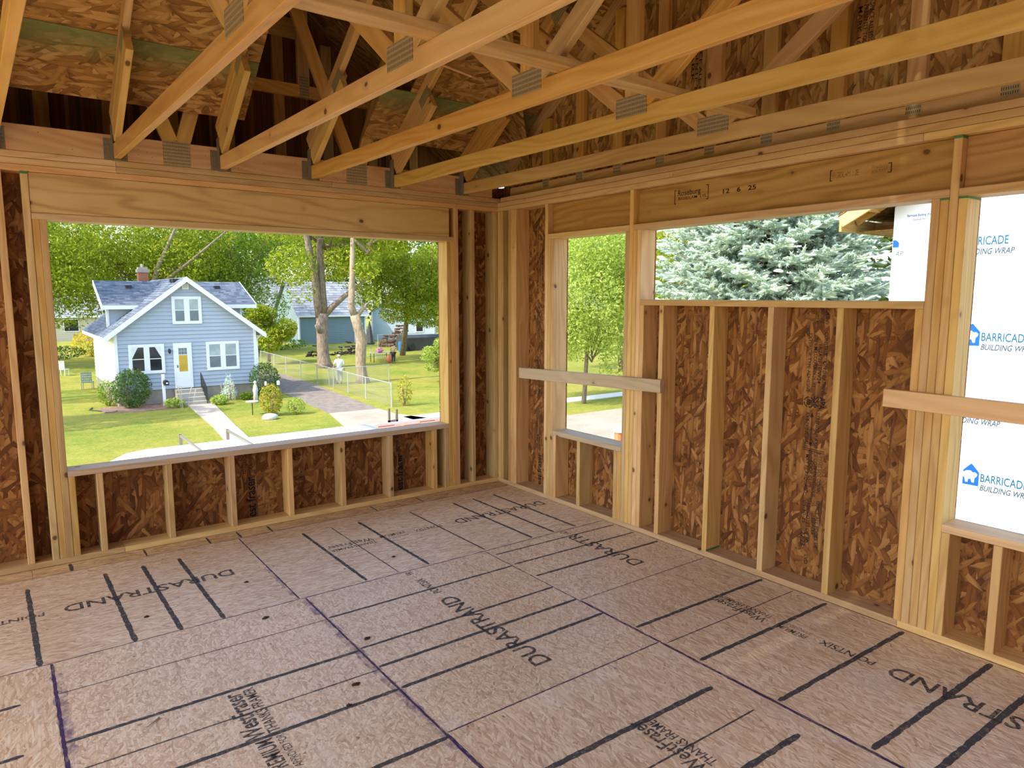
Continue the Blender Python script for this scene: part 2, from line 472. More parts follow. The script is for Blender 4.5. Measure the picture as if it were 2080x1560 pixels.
def sheet(name, lo, hi, axis, mat, parent, th=0.018, ztop=0.0):
    """flat floor sheet, grain along axis 0 (x) or 1 (y)"""
    c = Vector(((lo[0]+hi[0])/2, (lo[1]+hi[1])/2, ztop - th/2))
    L = (hi[0]-lo[0]) if axis == 0 else (hi[1]-lo[1]); W = (hi[1]-lo[1]) if axis == 0 else (hi[0]-lo[0])
    xd = (1,0,0) if axis == 0 else (0,1,0); yd = (0,1,0) if axis == 0 else (-1,0,0)
    return obj(name, prism_mesh(name, L, W, th, 0.0012, mat), parent, frame(c, xd, yd))

def strip(parent, p0, p1, width, mat, name='guide_line', jag=0.2, z=0.0006, rnd=random, taper=False):
    p0 = Vector((p0[0], p0[1], z)); p1 = Vector((p1[0], p1[1], z)); d = p1 - p0; L = d.length
    n = max(6, int(L / 0.022)); vs_ = []
    for i in range(n + 1):
        x = L * i / n
        e = 0.55 if i in (0, n) else 1.0
        vs_.append((x, width/2 * e * (1 + rnd.uniform(-jag, jag)), 0)); vs_.append((x, -width/2 * e * (1 + rnd.uniform(-jag, jag)), 0))
    fs = [(2*i, 2*i+1, 2*i+3, 2*i+2) for i in range(n)]
    return obj(name, mk_mesh(name, vs_, fs, mat), parent, frame(p0, d, (-d.y, d.x, 0)))

g = 0.0012
P_strip = [sheet('subfloor_strip', (-8.2, -0.162, 0), (-3.507-g, 0.0, 0), 0, M['osb_floor_brown'], floor),
           sheet('subfloor_strip', (-3.507+g, -0.162, 0), (0.0, 0.0, 0), 0, M['osb_floor_brown'], floor)]
R1a = sheet('subfloor_sheet', (-4.75, -1.382+g, 0), (-2.322-g, -0.162-g, 0), 0, M['osb_floor'], floor)
R1b = sheet('subfloor_sheet', (-2.322+g, -1.382+g, 0), (0.0, -0.162-g, 0), 0, M['osb_floor'], floor)
R1c = sheet('subfloor_sheet', (-8.2, -1.382+g, 0), (-4.75-g, -0.162-g, 0), 0, M['osb_floor'], floor)
XL = [-4.70, -3.485, -2.292, -1.085, 0.0]
cols = {'Z': (XL[0], XL[1]), 'A': (XL[1], XL[2]), 'B': (XL[2], XL[3]), 'C': (XL[3], XL[4])}
def colsheet(c, y0, y1, mat='osb_floor'):
    a, b = cols[c]
    return sheet('subfloor_sheet', (a+g, y1+g, 0), (b-g, y0-g, 0), 1, M[mat], floor)
A1 = colsheet('A', -1.382, -3.90, 'osb_floor_fine'); A2 = colsheet('A', -3.90, -6.34)
B1 = colsheet('B', -1.382, -2.895, 'osb_floor_fine'); B2 = colsheet('B', -2.895, -5.335)
C1 = colsheet('C', -1.382, -2.315, 'osb_floor_fine'); C2 = colsheet('C', -2.315, -4.755)
Z1 = colsheet('Z', -1.382, -3.30); Z2 = colsheet('Z', -3.30, -5.74)
colsheet('B', -5.335, -8.0); colsheet('C', -4.755, -8.0); colsheet('Z', -5.74, -8.0); colsheet('A', -6.34, -8.0)
sheet('subfloor_sheet', (-8.2, -8.0, 0), (-4.70-g, -1.382-g, 0), 1, M['osb_floor'], floor)

WB = 0.021
for x, w in ((-3.532, WB), (-3.145, WB), (-2.939, WB), (-2.733, WB)): strip(R1a, (x-0.008, -0.325), (x+0.008, -1.376), w*1.15, M['spray'])
for x, w in ((-1.925, WB), (-1.714, 0.008), (-1.502, WB), (-1.078, 0.013), (-0.683, WB), (-0.486, WB), (-0.279, WB)): strip(R1b, (x-0.008, -0.33), (x+0.008, -1.36), w, M['spray'])
for x, w in ((-3.308, 0.02), (-2.895, 0.012), (-2.505, 0.015), (-2.303, 0.014), (-2.088, 0.014), (-1.272, 0.012), (-1.055, 0.005), (-0.862, 0.012), (-0.43, 0.005)): strip(P_strip[1], (x, -0.02), (x, -0.159), w, M['spray'])
for y, w in ((-1.70, 0.006), (-2.10, WB), (-2.31, 0.008), (-2.505, WB), (-2.911, WB), (-3.31, WB)): strip(A1, (-3.475, y+0.008), (-2.297, y-0.006), w, M['spray'])
for y, w in ((-1.692, 0.017), (-2.089, 0.018), (-2.292, WB), (-2.505, WB)): strip(B1, (-2.285, y-0.003), (-1.092, y+0.002), w, M['spray'])
for y, w in ((-3.29, 0.026), (-3.497, 0.008), (-3.697, 0.026), (-4.10, 0.024)): strip(B2, (-2.18, y+0.008), (-1.205, y-0.006), w, M['spray'])
for y, w in ((-1.488, 0.014), (-1.69, 0.017), (-1.916, WB)): strip(C1, (-1.066, y+0.012), (-0.022, y-0.012), w, M['spray'])
for y, w in ((-2.73, 0.022), (-2.932, 0.007), (-3.132, 0.023), (-3.537, 0.024), (-3.924, 0.026), (-4.117, 0.026)): strip(C2, (-1.066, y+0.01), (-0.022, y-0.01), w, M['spray'])
for y, w in ((-1.695, WB), (-2.089, WB), (-2.50, WB)): strip(Z1, (-4.6, y), (-3.605, y), w, M['spray'])
# purple sealed edges along the sheet joints
def edge(parent, p0, p1, w=0.0075): strip(parent, p0, p1, w, M['purple'], 'sealed_edge', 0.3, 0.0004)
def soft(parent, p0, p1, w=0.035): strip(parent, p0, p1, w, M['purple_soft'], 'overspray', 0.25, 0.0003)
edge(R1a, (-4.7, -0.166), (-2.33, -0.166), 0.005); edge(R1b, (-2.32, -0.166), (-0.02, -0.166), 0.007)
edge(R1a, (-4.7, -1.379), (-2.33, -1.379), 0.007); edge(R1b, (-2.315, -1.379), (-0.03, -1.379), 0.008)
edge(R1a, (-2.326, -0.17), (-2.326, -1.376)); soft(R1a, (-2.335, -0.8), (-2.335, -1.37), 0.03)
edge(A1, (-2.296, -1.387), (-2.296, -3.88), 0.010); soft(A1, (-2.305, -1.39), (-2.305, -3.0), 0.045)
edge(A1, (-3.481, -1.387), (-3.481, -3.88), 0.014); soft(A1, (-3.468, -1.5), (-3.468, -2.9), 0.05)
edge(B1, (-1.089, -1.387), (-1.089, -2.89), 0.007); edge(B1, (-2.285, -2.891), (-1.092, -2.891), 0.007)
edge(B2, (-1.089, -2.90), (-1.089, -5.3), 0.009); edge(B2, (-2.288, -2.90), (-2.288, -5.3), 0.006)
edge(C1, (-1.08, -2.311), (-0.02, -2.311), 0.005); edge(C2, (-1.081, -2.32), (-1.081, -4.7), 0.008)

LW = 0.872
def print_x(parent, parts, cy):
    for s, x0, L, h, dy, b in parts:
        lettering(s, (x0, cy + h/2 + dy, 0.0008), (-1,0,0), (0,-1,0), h, M['ink'], parent, L, b)
def print_y(parent, parts, cx):
    for s, y0, L, h, dx, b in parts:
        lettering(s, (cx + h/2 + dx, y0, 0.0008), (0,1,0), (-1,0,0), h, M['ink'], parent, L, b)
BR = 0.013
print_x(R1a, [('DURASTRAND', -2.518, LW, 0.098, 0, BR), ('POINTSIX', -3.478, 0.30, 0.05, 0, BR), ('PREMIUM', -3.86, 0.2, 0.045, 0, BR)], -0.757)
print_x(R1b, [('DURASTRAND', -0.094, 0.83, 0.098, 0, BR), ('POINTSIX', -1.05, 0.22, 0.05, 0, BR), ('PREMIUM', -1.335, 0.19, 0.045, 0.03, BR), ('APPROVED FOR', -1.335, 0.19, 0.026, -0.03, 0.0), ('WestFraser', -1.58, 0.325, 0.062, 0.035, BR), ('THANKS FRAMER', -1.58, 0.325, 0.04, -0.03, BR)], -0.757)
print_y(B1, [('DURASTRAND', -2.715, LW, 0.10, 0, BR), ('POINTSIX', -1.762, 0.235, 0.05, 0, BR)], -1.665)
print_y(B1, [('PR', -1.44, 0.045, 0.045, 0, BR)], -1.665)
print_y(C1, [('DURASTR', -2.14, 0.66, 0.10, 0, BR), ('AND', -1.455, 0.06, 0.06, 0, BR)], -0.43)
print_y(C2, [('DURASTRAND', -4.555, LW, 0.105, 0, BR), ('POINTSIX', -3.615, 0.26, 0.05, 0, BR), ('PREMIUM', -3.292, 0.155, 0.042, -0.02, BR), ('APPROVED FOR', -3.292, 0.17, 0.026, 0.03, 0.0), ('WestFraser', -3.068, 0.33, 0.062, -0.025, BR), ('THANKS FRAMER', -3.068, 0.33, 0.04, 0.035, BR)], -0.452)
print_y(A1, [('WestFraser', -2.498, 0.37, 0.075, -0.03, 0.02), ('THANKS FRAMER', -2.492, 0.37, 0.045, 0.042, BR), ('PREMIUM', -2.745, 0.225, 0.062, -0.012, BR), ('APPROVED FOR', -2.745, 0.225, 0.032, 0.05, 0.0)], -2.862)
print_y(B2, [('WestFraser', -3.62, 0.35, 0.07, -0.025, BR), ('THANKS FRAMER', -3.62, 0.34, 0.045, 0.04, BR)], -1.645)

# ================================================================== WALLS
T = 0.0381; D = 0.14; TP = 2.391
wall_back = empty('wall_back', (-4.0, 0.07, 0.0), 0, 'framed back wall with the wide window opening over the lawn', None, None, 'structure')
wall_right = empty('wall_right', (0.07, -3.5, 0.0), 0, 'framed right wall with three window openings', None, None, 'structure')
SE = 0.0006

def bstud(x0, z0=T, z1=TP, name='stud', mat='stud', x1=None):
    return boxboard(name, (x0+SE, random.uniform(-0.0012, 0.0012), z0+0.0005), ((x1 if x1 is not None else x0+T)-SE, D, z1-0.0005), 2, M[mat], wall_back)
def rstud(y0, z0=T, z1=TP, name='stud', mat='stud', y1=None):
    """y0 is the edge nearer the corner"""
    yb = y1 if y1 is not None else y0 - T
    return boxboard(name, (random.uniform(-0.0012, 0.0012), yb+SE, z0+0.0005), (D, y0-SE, z1-0.0005), 2, M[mat], wall_right)

# --- back wall
XE = -7.6
boxboard('bottom_plate', (XE, 0, 0.0004), (-3.0, D, T), 0, M['plate_lumber'], wall_back)
boxboard('bottom_plate', (-2.998, 0, 0.0004), (0.0, D, T), 0, M['plate_lumber'], wall_back)
for k, cuts in enumerate(((-4.6, -0.42), (-2.9, -0.40), (-2.90, -1.50))):
    z0 = TP + k * T
    xs = [XE] + [c for c in cuts] + [D]
    for a, b in zip(xs[:-1], xs[1:]):
        o = boxboard('top_plate', (a+0.001, -0.001*k, z0+0.0008), (b-0.001, D, z0+T-0.0008), 0, M['plate_lumber'], wall_back)
bst = {}
for x in (-7.6, -7.15, -6.74, -6.33, -5.92, -5.52, -5.11, -4.70, -4.30, -3.912, -3.522): bst[x] = bstud(x)
king_l = bstud(-3.3955); bstud(-3.3565, T, 2.119, 'jack_stud'); bstud(-3.3195, T, 2.119, 'jack_stud')
W0, W1, SILL, HP = -3.2815, -0.519, 0.587, 2.119
boxboard('header_plate', (-3.3565, 0, HP), (-0.4435, D, HP+T), 0, M['plate_lumber'], wall_back)
boxboard('header', (-3.3560, 0.004, HP+T+0.001), (-0.492, 0.093, TP-0.001), 0, M['header'], wall_back, 0.003)
boxboard('sill', (W0, 0, SILL-T), (W1, D, SILL), 0, M['grey_lumber'], wall_back)
bstud(-3.2815, T, SILL-T, 'cripple_stud')
for xr in (-3.092, -2.688, -2.283, -1.871, -1.458, -1.046, -0.635): bstud(xr - T, T, SILL-T, 'cripple_stud')
bstud(-0.5575, T, SILL-T, 'cripple_stud')
bstud(-0.519, T, HP, 'jack_stud'); bstud(-0.481, T, HP, 'jack_stud'); king_r = bstud(-0.443)
bstud(-0.280); bstud(-0.0395); bstud(0.0, T, TP)
# green end paint
def paint(parent, lo, hi, name='end_paint'):
    b = MB(); b.box(lo, hi); return b.build(name, M['green_end'], parent)
paint(king_l, (-3.396, -0.002, TP-0.014), (-3.357, 0.02, TP-0.0006))

# --- right wall
YE = -7.6
for a, b in ((0.0, -3.50), (-3.502, YE)):
    boxboard('bottom_plate', (0, b, 0.0004), (D, a, T), 1, M['plate_lumber'], wall_right)
for k, cuts in enumerate(((-3.465,), (-1.95, -4.7), (-0.05, -5.0))):
    z0 = TP + k * T
    ys = [0.0 if k < 2 else -0.10] + list(cuts) + [YE]
    for a, b in zip(ys[:-1], ys[1:]):
        if a - b < 0.01: continue
        boxboard('top_plate', (-0.001*k - (0.004 if k == 2 else 0), b+0.001, z0+0.0008), (D, a-0.001, z0+T-0.0008), 1, M['plate_lumber'], wall_right)
rstud(0.0, y1=-0.0375); rstud(-0.0385)
rstud(-0.1525); rstud(-0.1905); rstud(-0.2285)
# around the small window
rstud(-0.648); rstud(-0.6865, T, 2.119, 'jack_stud'); rstud(-0.725, T, 2.119, 'jack_stud'); rstud(-0.7635, T, SILL-T, 'cripple_stud')
boxboard('sill', (0, -1.535, SILL-T), (D, -0.7635, SILL), 1, M['grey_lumber'], wall_right)
rstud(-1.055, T, SILL-T, 'cripple_stud')
rstud(-1.459, T, SILL-T, 'cripple_stud'); rstud(-1.4975, T, SILL-T, 'cripple_stud')
rstud(-1.536, T, 2.119, 'jack_stud'); k2 = rstud(-1.5745)
boxboard('header_plate', (0, -1.5745, HP), (D, -0.6865, HP+T), 1, M['plate_lumber'], wall_right)
boxboard('header', (0.05, -1.572, HP+T+0.001), (D, -0.690, TP-0.001), 1, M['lvl'], wall_right)
# wide high window
rstud(-1.613, T, HP, 'jack_stud'); rstud(-1.6515, T, HP, 'jack_stud'); rstud(-1.690, T, 1.645-T, 'cripple_stud')
HS = 1.645
boxboard('sill', (0, -3.520, HS-T), (D, -1.690, HS), 1, M['plate_lumber'], wall_right)
for yr in (-1.903, -2.313, -2.721, -3.131): 
    s_ = rstud(yr + T, T, HS-T, 'cripple_stud')
    if yr == -2.313: paint(s_, (0.0, yr-0.0006, T+0.001), (0.14, yr+0.012, T+0.012))
rstud(-3.482, T, HS-T, 'cripple_stud')
rstud(-3.520, T, HP, 'jack_stud'); j2 = rstud(-3.5585, T, HP, 'jack_stud'); k3 = rstud(-3.597)
boxboard('header_plate', (0, -3.597, HP), (D, -1.613, HP+T), 1, M['plate_lumber'], wall_right)
lvl = boxboard('header', (0.05, -3.595, HP+T+0.001), (D, -1.615, TP-0.001), 1, M['lvl'], wall_right)
# tall window at the frame's right edge
j3 = rstud(-3.6355, T, HP, 'jack_stud'); rstud(-3.674, T, SILL-T, 'cripple_stud')
WE = -4.90
boxboard('sill', (0, WE, SILL-T), (D, -3.674, SILL), 1, M['plate_lumber'], wall_right)
for yr in (-3.93, -4.335, -4.74): rstud(yr + T, T, SILL-T, 'cripple_stud')
rstud(WE+T, T, SILL-T, 'cripple_stud'); rstud(WE, T, HP, 'jack_stud'); rstud(WE-T)
boxboard('header_plate', (0, WE-T, HP), (D, -3.6355, HP+T), 1, M['plate_lumber'], wall_right)
boxboard('header', (0.05, WE-T, HP+T+0.001), (D, -3.6365, TP-0.001), 1, M['lvl'], wall_right)
for y in (-5.35, -5.75, -6.16, -6.56, -6.97, -7.38): rstud(y)
paint(k3, (-0.002, -3.636, TP-0.012), (0.05, -3.5965, TP-0.0006)); paint(j2, (-0.002, -3.597, HP-0.010), (0.03, -3.558, HP-0.0006)); paint(j3, (-0.002, -3.6745, HP-0.010), (0.135, -3.635, HP-0.0006))

# --- strand board sheathing, on the outside of the studs
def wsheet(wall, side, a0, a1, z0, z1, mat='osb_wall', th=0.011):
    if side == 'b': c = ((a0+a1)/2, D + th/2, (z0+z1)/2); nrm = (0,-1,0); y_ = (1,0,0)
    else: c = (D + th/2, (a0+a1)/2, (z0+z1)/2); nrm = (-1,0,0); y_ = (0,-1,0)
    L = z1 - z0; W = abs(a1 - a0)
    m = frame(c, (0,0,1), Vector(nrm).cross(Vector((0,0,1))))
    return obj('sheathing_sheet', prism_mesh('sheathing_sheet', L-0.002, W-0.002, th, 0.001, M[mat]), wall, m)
ZB = -0.02; ZT = 2.62
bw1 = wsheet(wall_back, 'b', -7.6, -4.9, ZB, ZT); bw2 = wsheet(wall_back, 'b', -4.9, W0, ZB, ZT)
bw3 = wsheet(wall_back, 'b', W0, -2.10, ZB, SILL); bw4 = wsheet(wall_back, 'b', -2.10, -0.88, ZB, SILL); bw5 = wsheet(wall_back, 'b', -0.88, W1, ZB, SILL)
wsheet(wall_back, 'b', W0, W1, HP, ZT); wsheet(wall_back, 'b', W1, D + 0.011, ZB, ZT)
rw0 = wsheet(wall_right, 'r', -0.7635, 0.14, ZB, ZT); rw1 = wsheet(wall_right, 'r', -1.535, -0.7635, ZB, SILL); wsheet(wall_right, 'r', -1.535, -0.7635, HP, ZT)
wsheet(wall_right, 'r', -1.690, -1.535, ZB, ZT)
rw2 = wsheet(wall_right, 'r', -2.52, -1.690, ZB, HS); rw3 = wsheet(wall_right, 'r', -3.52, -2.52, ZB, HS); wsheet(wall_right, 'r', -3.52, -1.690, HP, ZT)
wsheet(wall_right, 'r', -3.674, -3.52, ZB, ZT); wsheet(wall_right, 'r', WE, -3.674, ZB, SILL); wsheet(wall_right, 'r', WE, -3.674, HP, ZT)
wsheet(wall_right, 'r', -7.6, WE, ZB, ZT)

# printing on the sheathing
def down(s, y, z0, z1, h, parent, mat='ink_wall', b=0.006):     # right wall, reads downward
    lettering(s, (D-0.0012, y, z0), (0,0,-1), (0,-1,0), h, M[mat], parent, z0 - z1, b)
h_ = 0.021
for s, y, a, b in (('T24 IS IN', -2.955, 1.60, 1.515), ('CONSTRUCTION SHEATHING', -2.955, 1.47, 1.115), ('SHEATHING', -2.925, 1.60, 1.52), ('1R24/2F16/W24', -2.925, 1.40, 1.18),
                   ('CO.LTD. 40c', -2.895, 1.60, 1.51), ('7/16 MILLCOTA 0626-X1', -2.897, 1.44, 1.16), ('CAT', -2.868, 1.60, 1.57), ('EXTERIOR TYPE ADHESIVE', -2.862, 1.46, 1.125),
                   ('STRENGTH AXIS', -2.930, 1.015, 0.808), ('AXE PRINCIPALE', -2.868, 1.012, 0.804),
                   ('THIS SIDE DOWN', -2.957, 0.753, 0.551), ('SPACE ALL EDGES 1/8"', -2.960, 0.506, 0.216), ('CE COTE EN DESSOUS', -2.930, 0.788, 0.524), ('ESPACER', -2.937, 0.40, 0.30),
                   ('ROOF CLIPS', -2.905, 0.734, 0.574), ('LES COTES DE 1/8"', -2.905, 0.480, 0.236), ('MAY BE REQUIRED', -2.880, 0.764, 0.535), ('05-10-25', -2.880, 0.490, 0.357), ('LVD', -2.905, 0.17, 0.115)):
    down(s, y, a, b, h_, rw3)
down('22:23', -2.876, 0.306, 0.221, 0.028, rw3, b=0.015)
down('APA', -2.945, 1.105, 1.035, 0.034, rw3, b=0.02); down('SS6', -2.912, 1.105, 1.04, 0.03, rw3, b=0.02)
# round mark and arrow
def ring(parent, c, r, n=20, w=0.006):
    vs_ = []
    for i in range(n):
        t = 2*math.pi*i/n
        for rr in (r, r-w): vs_.append((D-0.0012, c[0]+rr*math.cos(t), c[1]+rr*math.sin(t)))
    fs = [(2*i, 2*i+1, (2*i+3) % (2*n), (2*i+2) % (2*n)) for i in range(n) if i % 5 != 0]
    b = MB(); b.add(vs_, fs); return b.build('stamp', M['ink_wall'], parent)
ring(rw3, (-2.882, 1.068), 0.032); down('APA', -2.875, 1.088, 1.048, 0.016, rw3, b=0.02)
ar = MB(); X_ = D-0.0012
ar.add([(X_,-2.9035,0.99),(X_,-2.9075,0.99),(X_,-2.9075,0.83),(X_,-2.9035,0.83)], [(0,1,2,3)])
ar.add([(X_,-2.9055,1.012),(X_,-2.895,0.985),(X_,-2.916,0.985)], [(0,1,2)]); ar.add([(X_,-2.9055,0.81),(X_,-2.895,0.837),(X_,-2.916,0.837)], [(0,1,2)])
for zz in (0.800, 0.790): ar.add([(X_,-2.86,zz),(X_,-2.99,zz-0.008),(X_,-2.99,zz-0.004),(X_,-2.86,zz+0.004)], [(0,1,2,3)])
ar.build('arrow_mark', M['ink_wall'], rw3)
def up_r(s, y, z0, z1, h, parent, b=0.02): lettering(s, (D-0.0012, y, z0), (0,0,1), (0,1,0), h, M['ink_wall'], parent, z1 - z0, b)
def up_b(s, x, z0, z1, h, parent, b=0.02): lettering(s, (x, D-0.0012, z0), (0,0,1), (-1,0,0), h, M['ink_wall'], parent, z1 - z0, b)
up_r('est fraser', -0.445, 0.042, 0.32, 0.055, rw0)
for i, (a, b) in enumerate(((0.36, 0.72), (0.80, 1.16), (1.30, 1.62), (1.72, 2.12))):
    for j, s in enumerate(('THIS SIDE DOWN SPACE ALL EDGES', 'EXTERIOR TYPE CONSTRUCTION SHEATHING', 'STRENGTH AXIS 24/16 7/16 CAT')):
        up_r(s, -0.40 - 0.03*j, a + 0.02*j, b - 0.03*j, 0.02, rw0, 0.004)
up_b('est fraser', -2.115+0.0, 0.042, 0.345, 0.065, bw3); up_b('PANNEAU OSB', -2.165, 0.375, 0.53, 0.03, bw3, 0.006); up_b('SHEATHING', -2.125, 0.375, 0.53, 0.022, bw3, 0.004)
up_b('est fraser', -0.895, 0.042, 0.355, 0.058, bw4); up_b('SHEATHING 24/16', -0.925, 0.375, 0.53, 0.03, bw4, 0.006)
# stamps on the laminated header
def hstamp(s, y, z, L, h, mat='ink_wall', b=0.0): lettering(s, (0.0488, y, z), (0,-1,0), (0,0,1), h, M[mat], lvl, L, b)
hstamp('Roseburg', -1.955, 2.312, 0.18, 0.034, b=0.008); hstamp('RIGIDLAM  LVL', -1.96, 2.285, 0.225, 0.018, b=0.006)
hstamp('12   6   25', -2.305, 2.288, 0.232, 0.026, b=0.02); hstamp('RIGIDLAM 2.0E', -3.00, 2.285, 0.14, 0.03, 'ink_faint'); hstamp('Roseburg', -3.205, 2.305, 0.08, 0.02, 'ink_faint'); hstamp('APA EWS', -3.205, 2.28, 0.07, 0.02, 'ink_faint')
br = MB()
for y, z0, z1 in ((-1.927, 2.262, 2.350), (-2.192, 2.268, 2.358), (-2.985, 2.272, 2.33), (-3.30, 2.277, 2.325)):
    br.add([(0.0488, y, z0), (0.0488, y-0.005, z0), (0.0488, y-0.005, z1), (0.0488, y, z1)], [(0,1,2,3)])
    s_ = -1 if y in (-1.927, -2.985) else 1
    for z in (z0, z1-0.004): br.add([(0.0488, y, z), (0.0488, y+0.014*s_, z), (0.0488, y+0.014*s_, z+0.004), (0.0488, y, z+0.004)], [(0,1,2,3)])
br.build('stamp_bracket', M['ink_wall'], lvl)

# --- temporary guard boards nailed across the openings
gb = board('guard_board', (-0.0195, -0.36, 1.026), (-0.0195, -1.925, 1.071), 0.089, T, (0,0,1), M['grey_lumber'])
tag(gb, 'short light brown board nailed across the narrow tall window opening', 'board')
gb = board('guard_board', (-0.0195, -3.378, 1.168), (-0.0195, -5.10, 1.152), 0.089, T, (0,0,1), M['plate_lumber'])
tag(gb, 'brown board nailed across the big window opening facing the printed white wrap', 'board')

# ================================================================== ROOF TRUSSES
SL = 0.72; DZ = 2.81; PZ = TP + 3*T        # deck line z = DZ - SL*y ; plate top
cs = 1/math.sqrt(1+SL*SL); sn = SL*cs
TZ = PZ
XN = [-3.535, -2.915, -2.295, -1.675, -1.020, -0.385]
LBL = {-3.535: 'truss straight above the camera at the left picture edge', -2.915: 'truss with the steep bottom chord left of the nail plate pair',
       -2.295: 'truss second from the left with its chord end above the window centre', -1.675: 'truss in the middle, hung over the right half of the window',
       -1.020: 'truss second nearest to the right wall, hung over the window corner', -0.385: 'truss nearest to the right wall, running beside its top plates'}
def trussbuild(xn):
    root = empty('roof_truss', (xn, 0, TZ), 0.026)
    base = WM[root.name]
    def tb(name, p0, p1, w, up, mat='truss', t=T, xo=0.0):
        a = base @ Vector((T/2+xo, p0[0], p0[1]-TZ)); b = base @ Vector((T/2+xo, p1[0], p1[1]-TZ))
        u = (base.to_3x3() @ Vector((0, up[0], up[1])))
        return board(name, a, b, w, t, u, M[mat], root)
    n = (-sn, -cs)     # downward normal of the roof line in (y,z)
    def off(y, d): return (y + n[0]*d, DZ - SL*y + n[1]*d)
    bc = tb('bottom_chord', (-0.006, TZ+0.0445), (-7.0, TZ+0.0445), 0.089, (0,1))
    tb('top_chord', off(0.02, 0.0445), off(-3.46, 0.0445), 0.089, (sn, cs))
    a = off(-3.5, 0.0445); 
    tb('top_chord', (-7.35, a[1]-SL*3.87), (-3.54, a[1]-0.0), 0.089, (-sn, cs))
    s0 = off(-0.055+0.09, 0.159); s1 = off(-0.60+0.093, 0.159)
    tb('slider', s0, s1, 0.138, (sn, cs))
    tb('web', (-2.455, 2.597), (-1.16, 3.60), 0.089, (1, -1.2))
    tb('web', (-2.50, 2.60), (-2.50, 4.49), 0.089, (1, 0))
    tb('web', (-2.56, 2.60), (-4.75, 4.16), 0.089, (1, 1.2))
    # punched steel plates on both faces
    def np_(y0, z0, w, h, ang=0.0, name='nail_plate'):
        for xx in (-0.0006, T+0.0006):
            c = base @ Vector((xx, y0, z0-TZ))
            mm = frame(c, base.to_3x3() @ Vector((0, -math.cos(ang), math.sin(ang))), base.to_3x3() @ Vector((0, math.sin(ang), math.cos(ang))))
            o = obj(name, prism_mesh(name, w, h, 0.0012, 0.0002, M['truss_plate']), root, mm)
    np_(-2.50, 2.603, 0.205, 0.098)
    c = off(-0.47, 0.098); np_(c[0], c[1], 0.15, 0.075, math.atan(SL))
    c = off(-1.17, 0.10); np_(c[0], c[1], 0.15, 0.09, math.atan(SL))
    # hanger on the girder
    h = MB()
    h.box((-0.046, -0.0025, -0.004), (-0.0015, 0.0005, 0.128)); h.box((T+0.0015, -0.0025, -0.004), (T+0.046, 0.0005, 0.128))
    h.box((-0.0030, -0.060, -0.004), (-0.0012, 0.0, 0.205)); h.box((T+0.0012, -0.060, -0.004), (T+0.0030, 0.0, 0.205))
    h.box((-0.003, -0.060, -0.0055), (T+0.003, 0.0, -0.0035))
    rr = random.Random(int(abs(xn)*1000))
    for zz in range(5):
        for xx in (-0.034, -0.016, T+0.016, T+0.034): h.ball((xx, -0.0035, 0.012 + zz*0.025 + rr.uniform(-.003,.003)), (0.005, 0.003, 0.005), 6, 4)
    h.v = [base @ v for v in h.v]
    h.build('joist_hanger', M['dark_steel'], root)
    return root
for i, xn in enumerate(XN):
    r_ = trussbuild(xn)
    tag(r_, LBL.get(xn, 'timber roof truss outside the picture, left of the camera'), 'truss', 'timber roof trusses')

# girder over the back wall
gir = empty('girder_truss', (-2.8, 0.019, PZ), 0, 'deep nail-dotted girder lying on the back wall top plates', 'girder')
boxboard('bottom_chord', (-7.4, 0.0, PZ+0.0005), (-0.06, T, PZ+0.150), 0, M['plate_lumber'], gir)
for cx in (-2.545, -1.30, -5.0, -3.85):
    m_ = frame((cx, -0.0008, PZ+0.075), (1,0,0), (0,0,1))
    obj('nail_plate', prism_mesh('nail_plate', 0.165, 0.165, 0.0014, 0.0002, M['truss_plate']), gir, m_)
    board('web', (cx-0.03, 0.019, PZ+0.15), (cx-0.47, 0.019, PZ+1.28), 0.089, T, (1,0,0.3), M['truss'], gir)
    board('web', (cx+0.04, 0.019, PZ+0.15), (cx+0.35, 0.019, PZ+1.18), 0.089, T, (1,0,-0.3), M['truss'], gir)
# small bolt heads / nails in the girder face
nl = MB(); rr = random.Random(3)
for _ in range(70):
    nl.ball((rr.uniform(-3.6, -0.1), -0.0005, PZ + rr.uniform(0.01, 0.14)), (0.0032, 0.0012, 0.0032), 6, 4)
nl.build('nail_heads', M['dark_steel'], gir)['kind'] = 'stuff'

# long lateral brace resting on the bottom chords
lb = board('lateral_brace', (-4.3, -2.76, PZ+0.089+0.0195), (-0.33, -2.735, PZ+0.089+0.0195), 0.089, T, (0,1,0), M['truss'])
tag(lb, 'long flat board with bark edge lying across the truss bottom chords', 'board')
sb = MB()
sb.prism([(-1.78, -1.95, 2.80), (-1.66, -2.14, 2.70), (-1.52, -2.05, 2.72), (-1.60, -1.84, 2.84)], (0.0, 0.006, 0.012))
tag(sb.build('scrap_wood', M['stud']), 'pale splintered wood scrap caught among the truss webs', 'wood scrap')

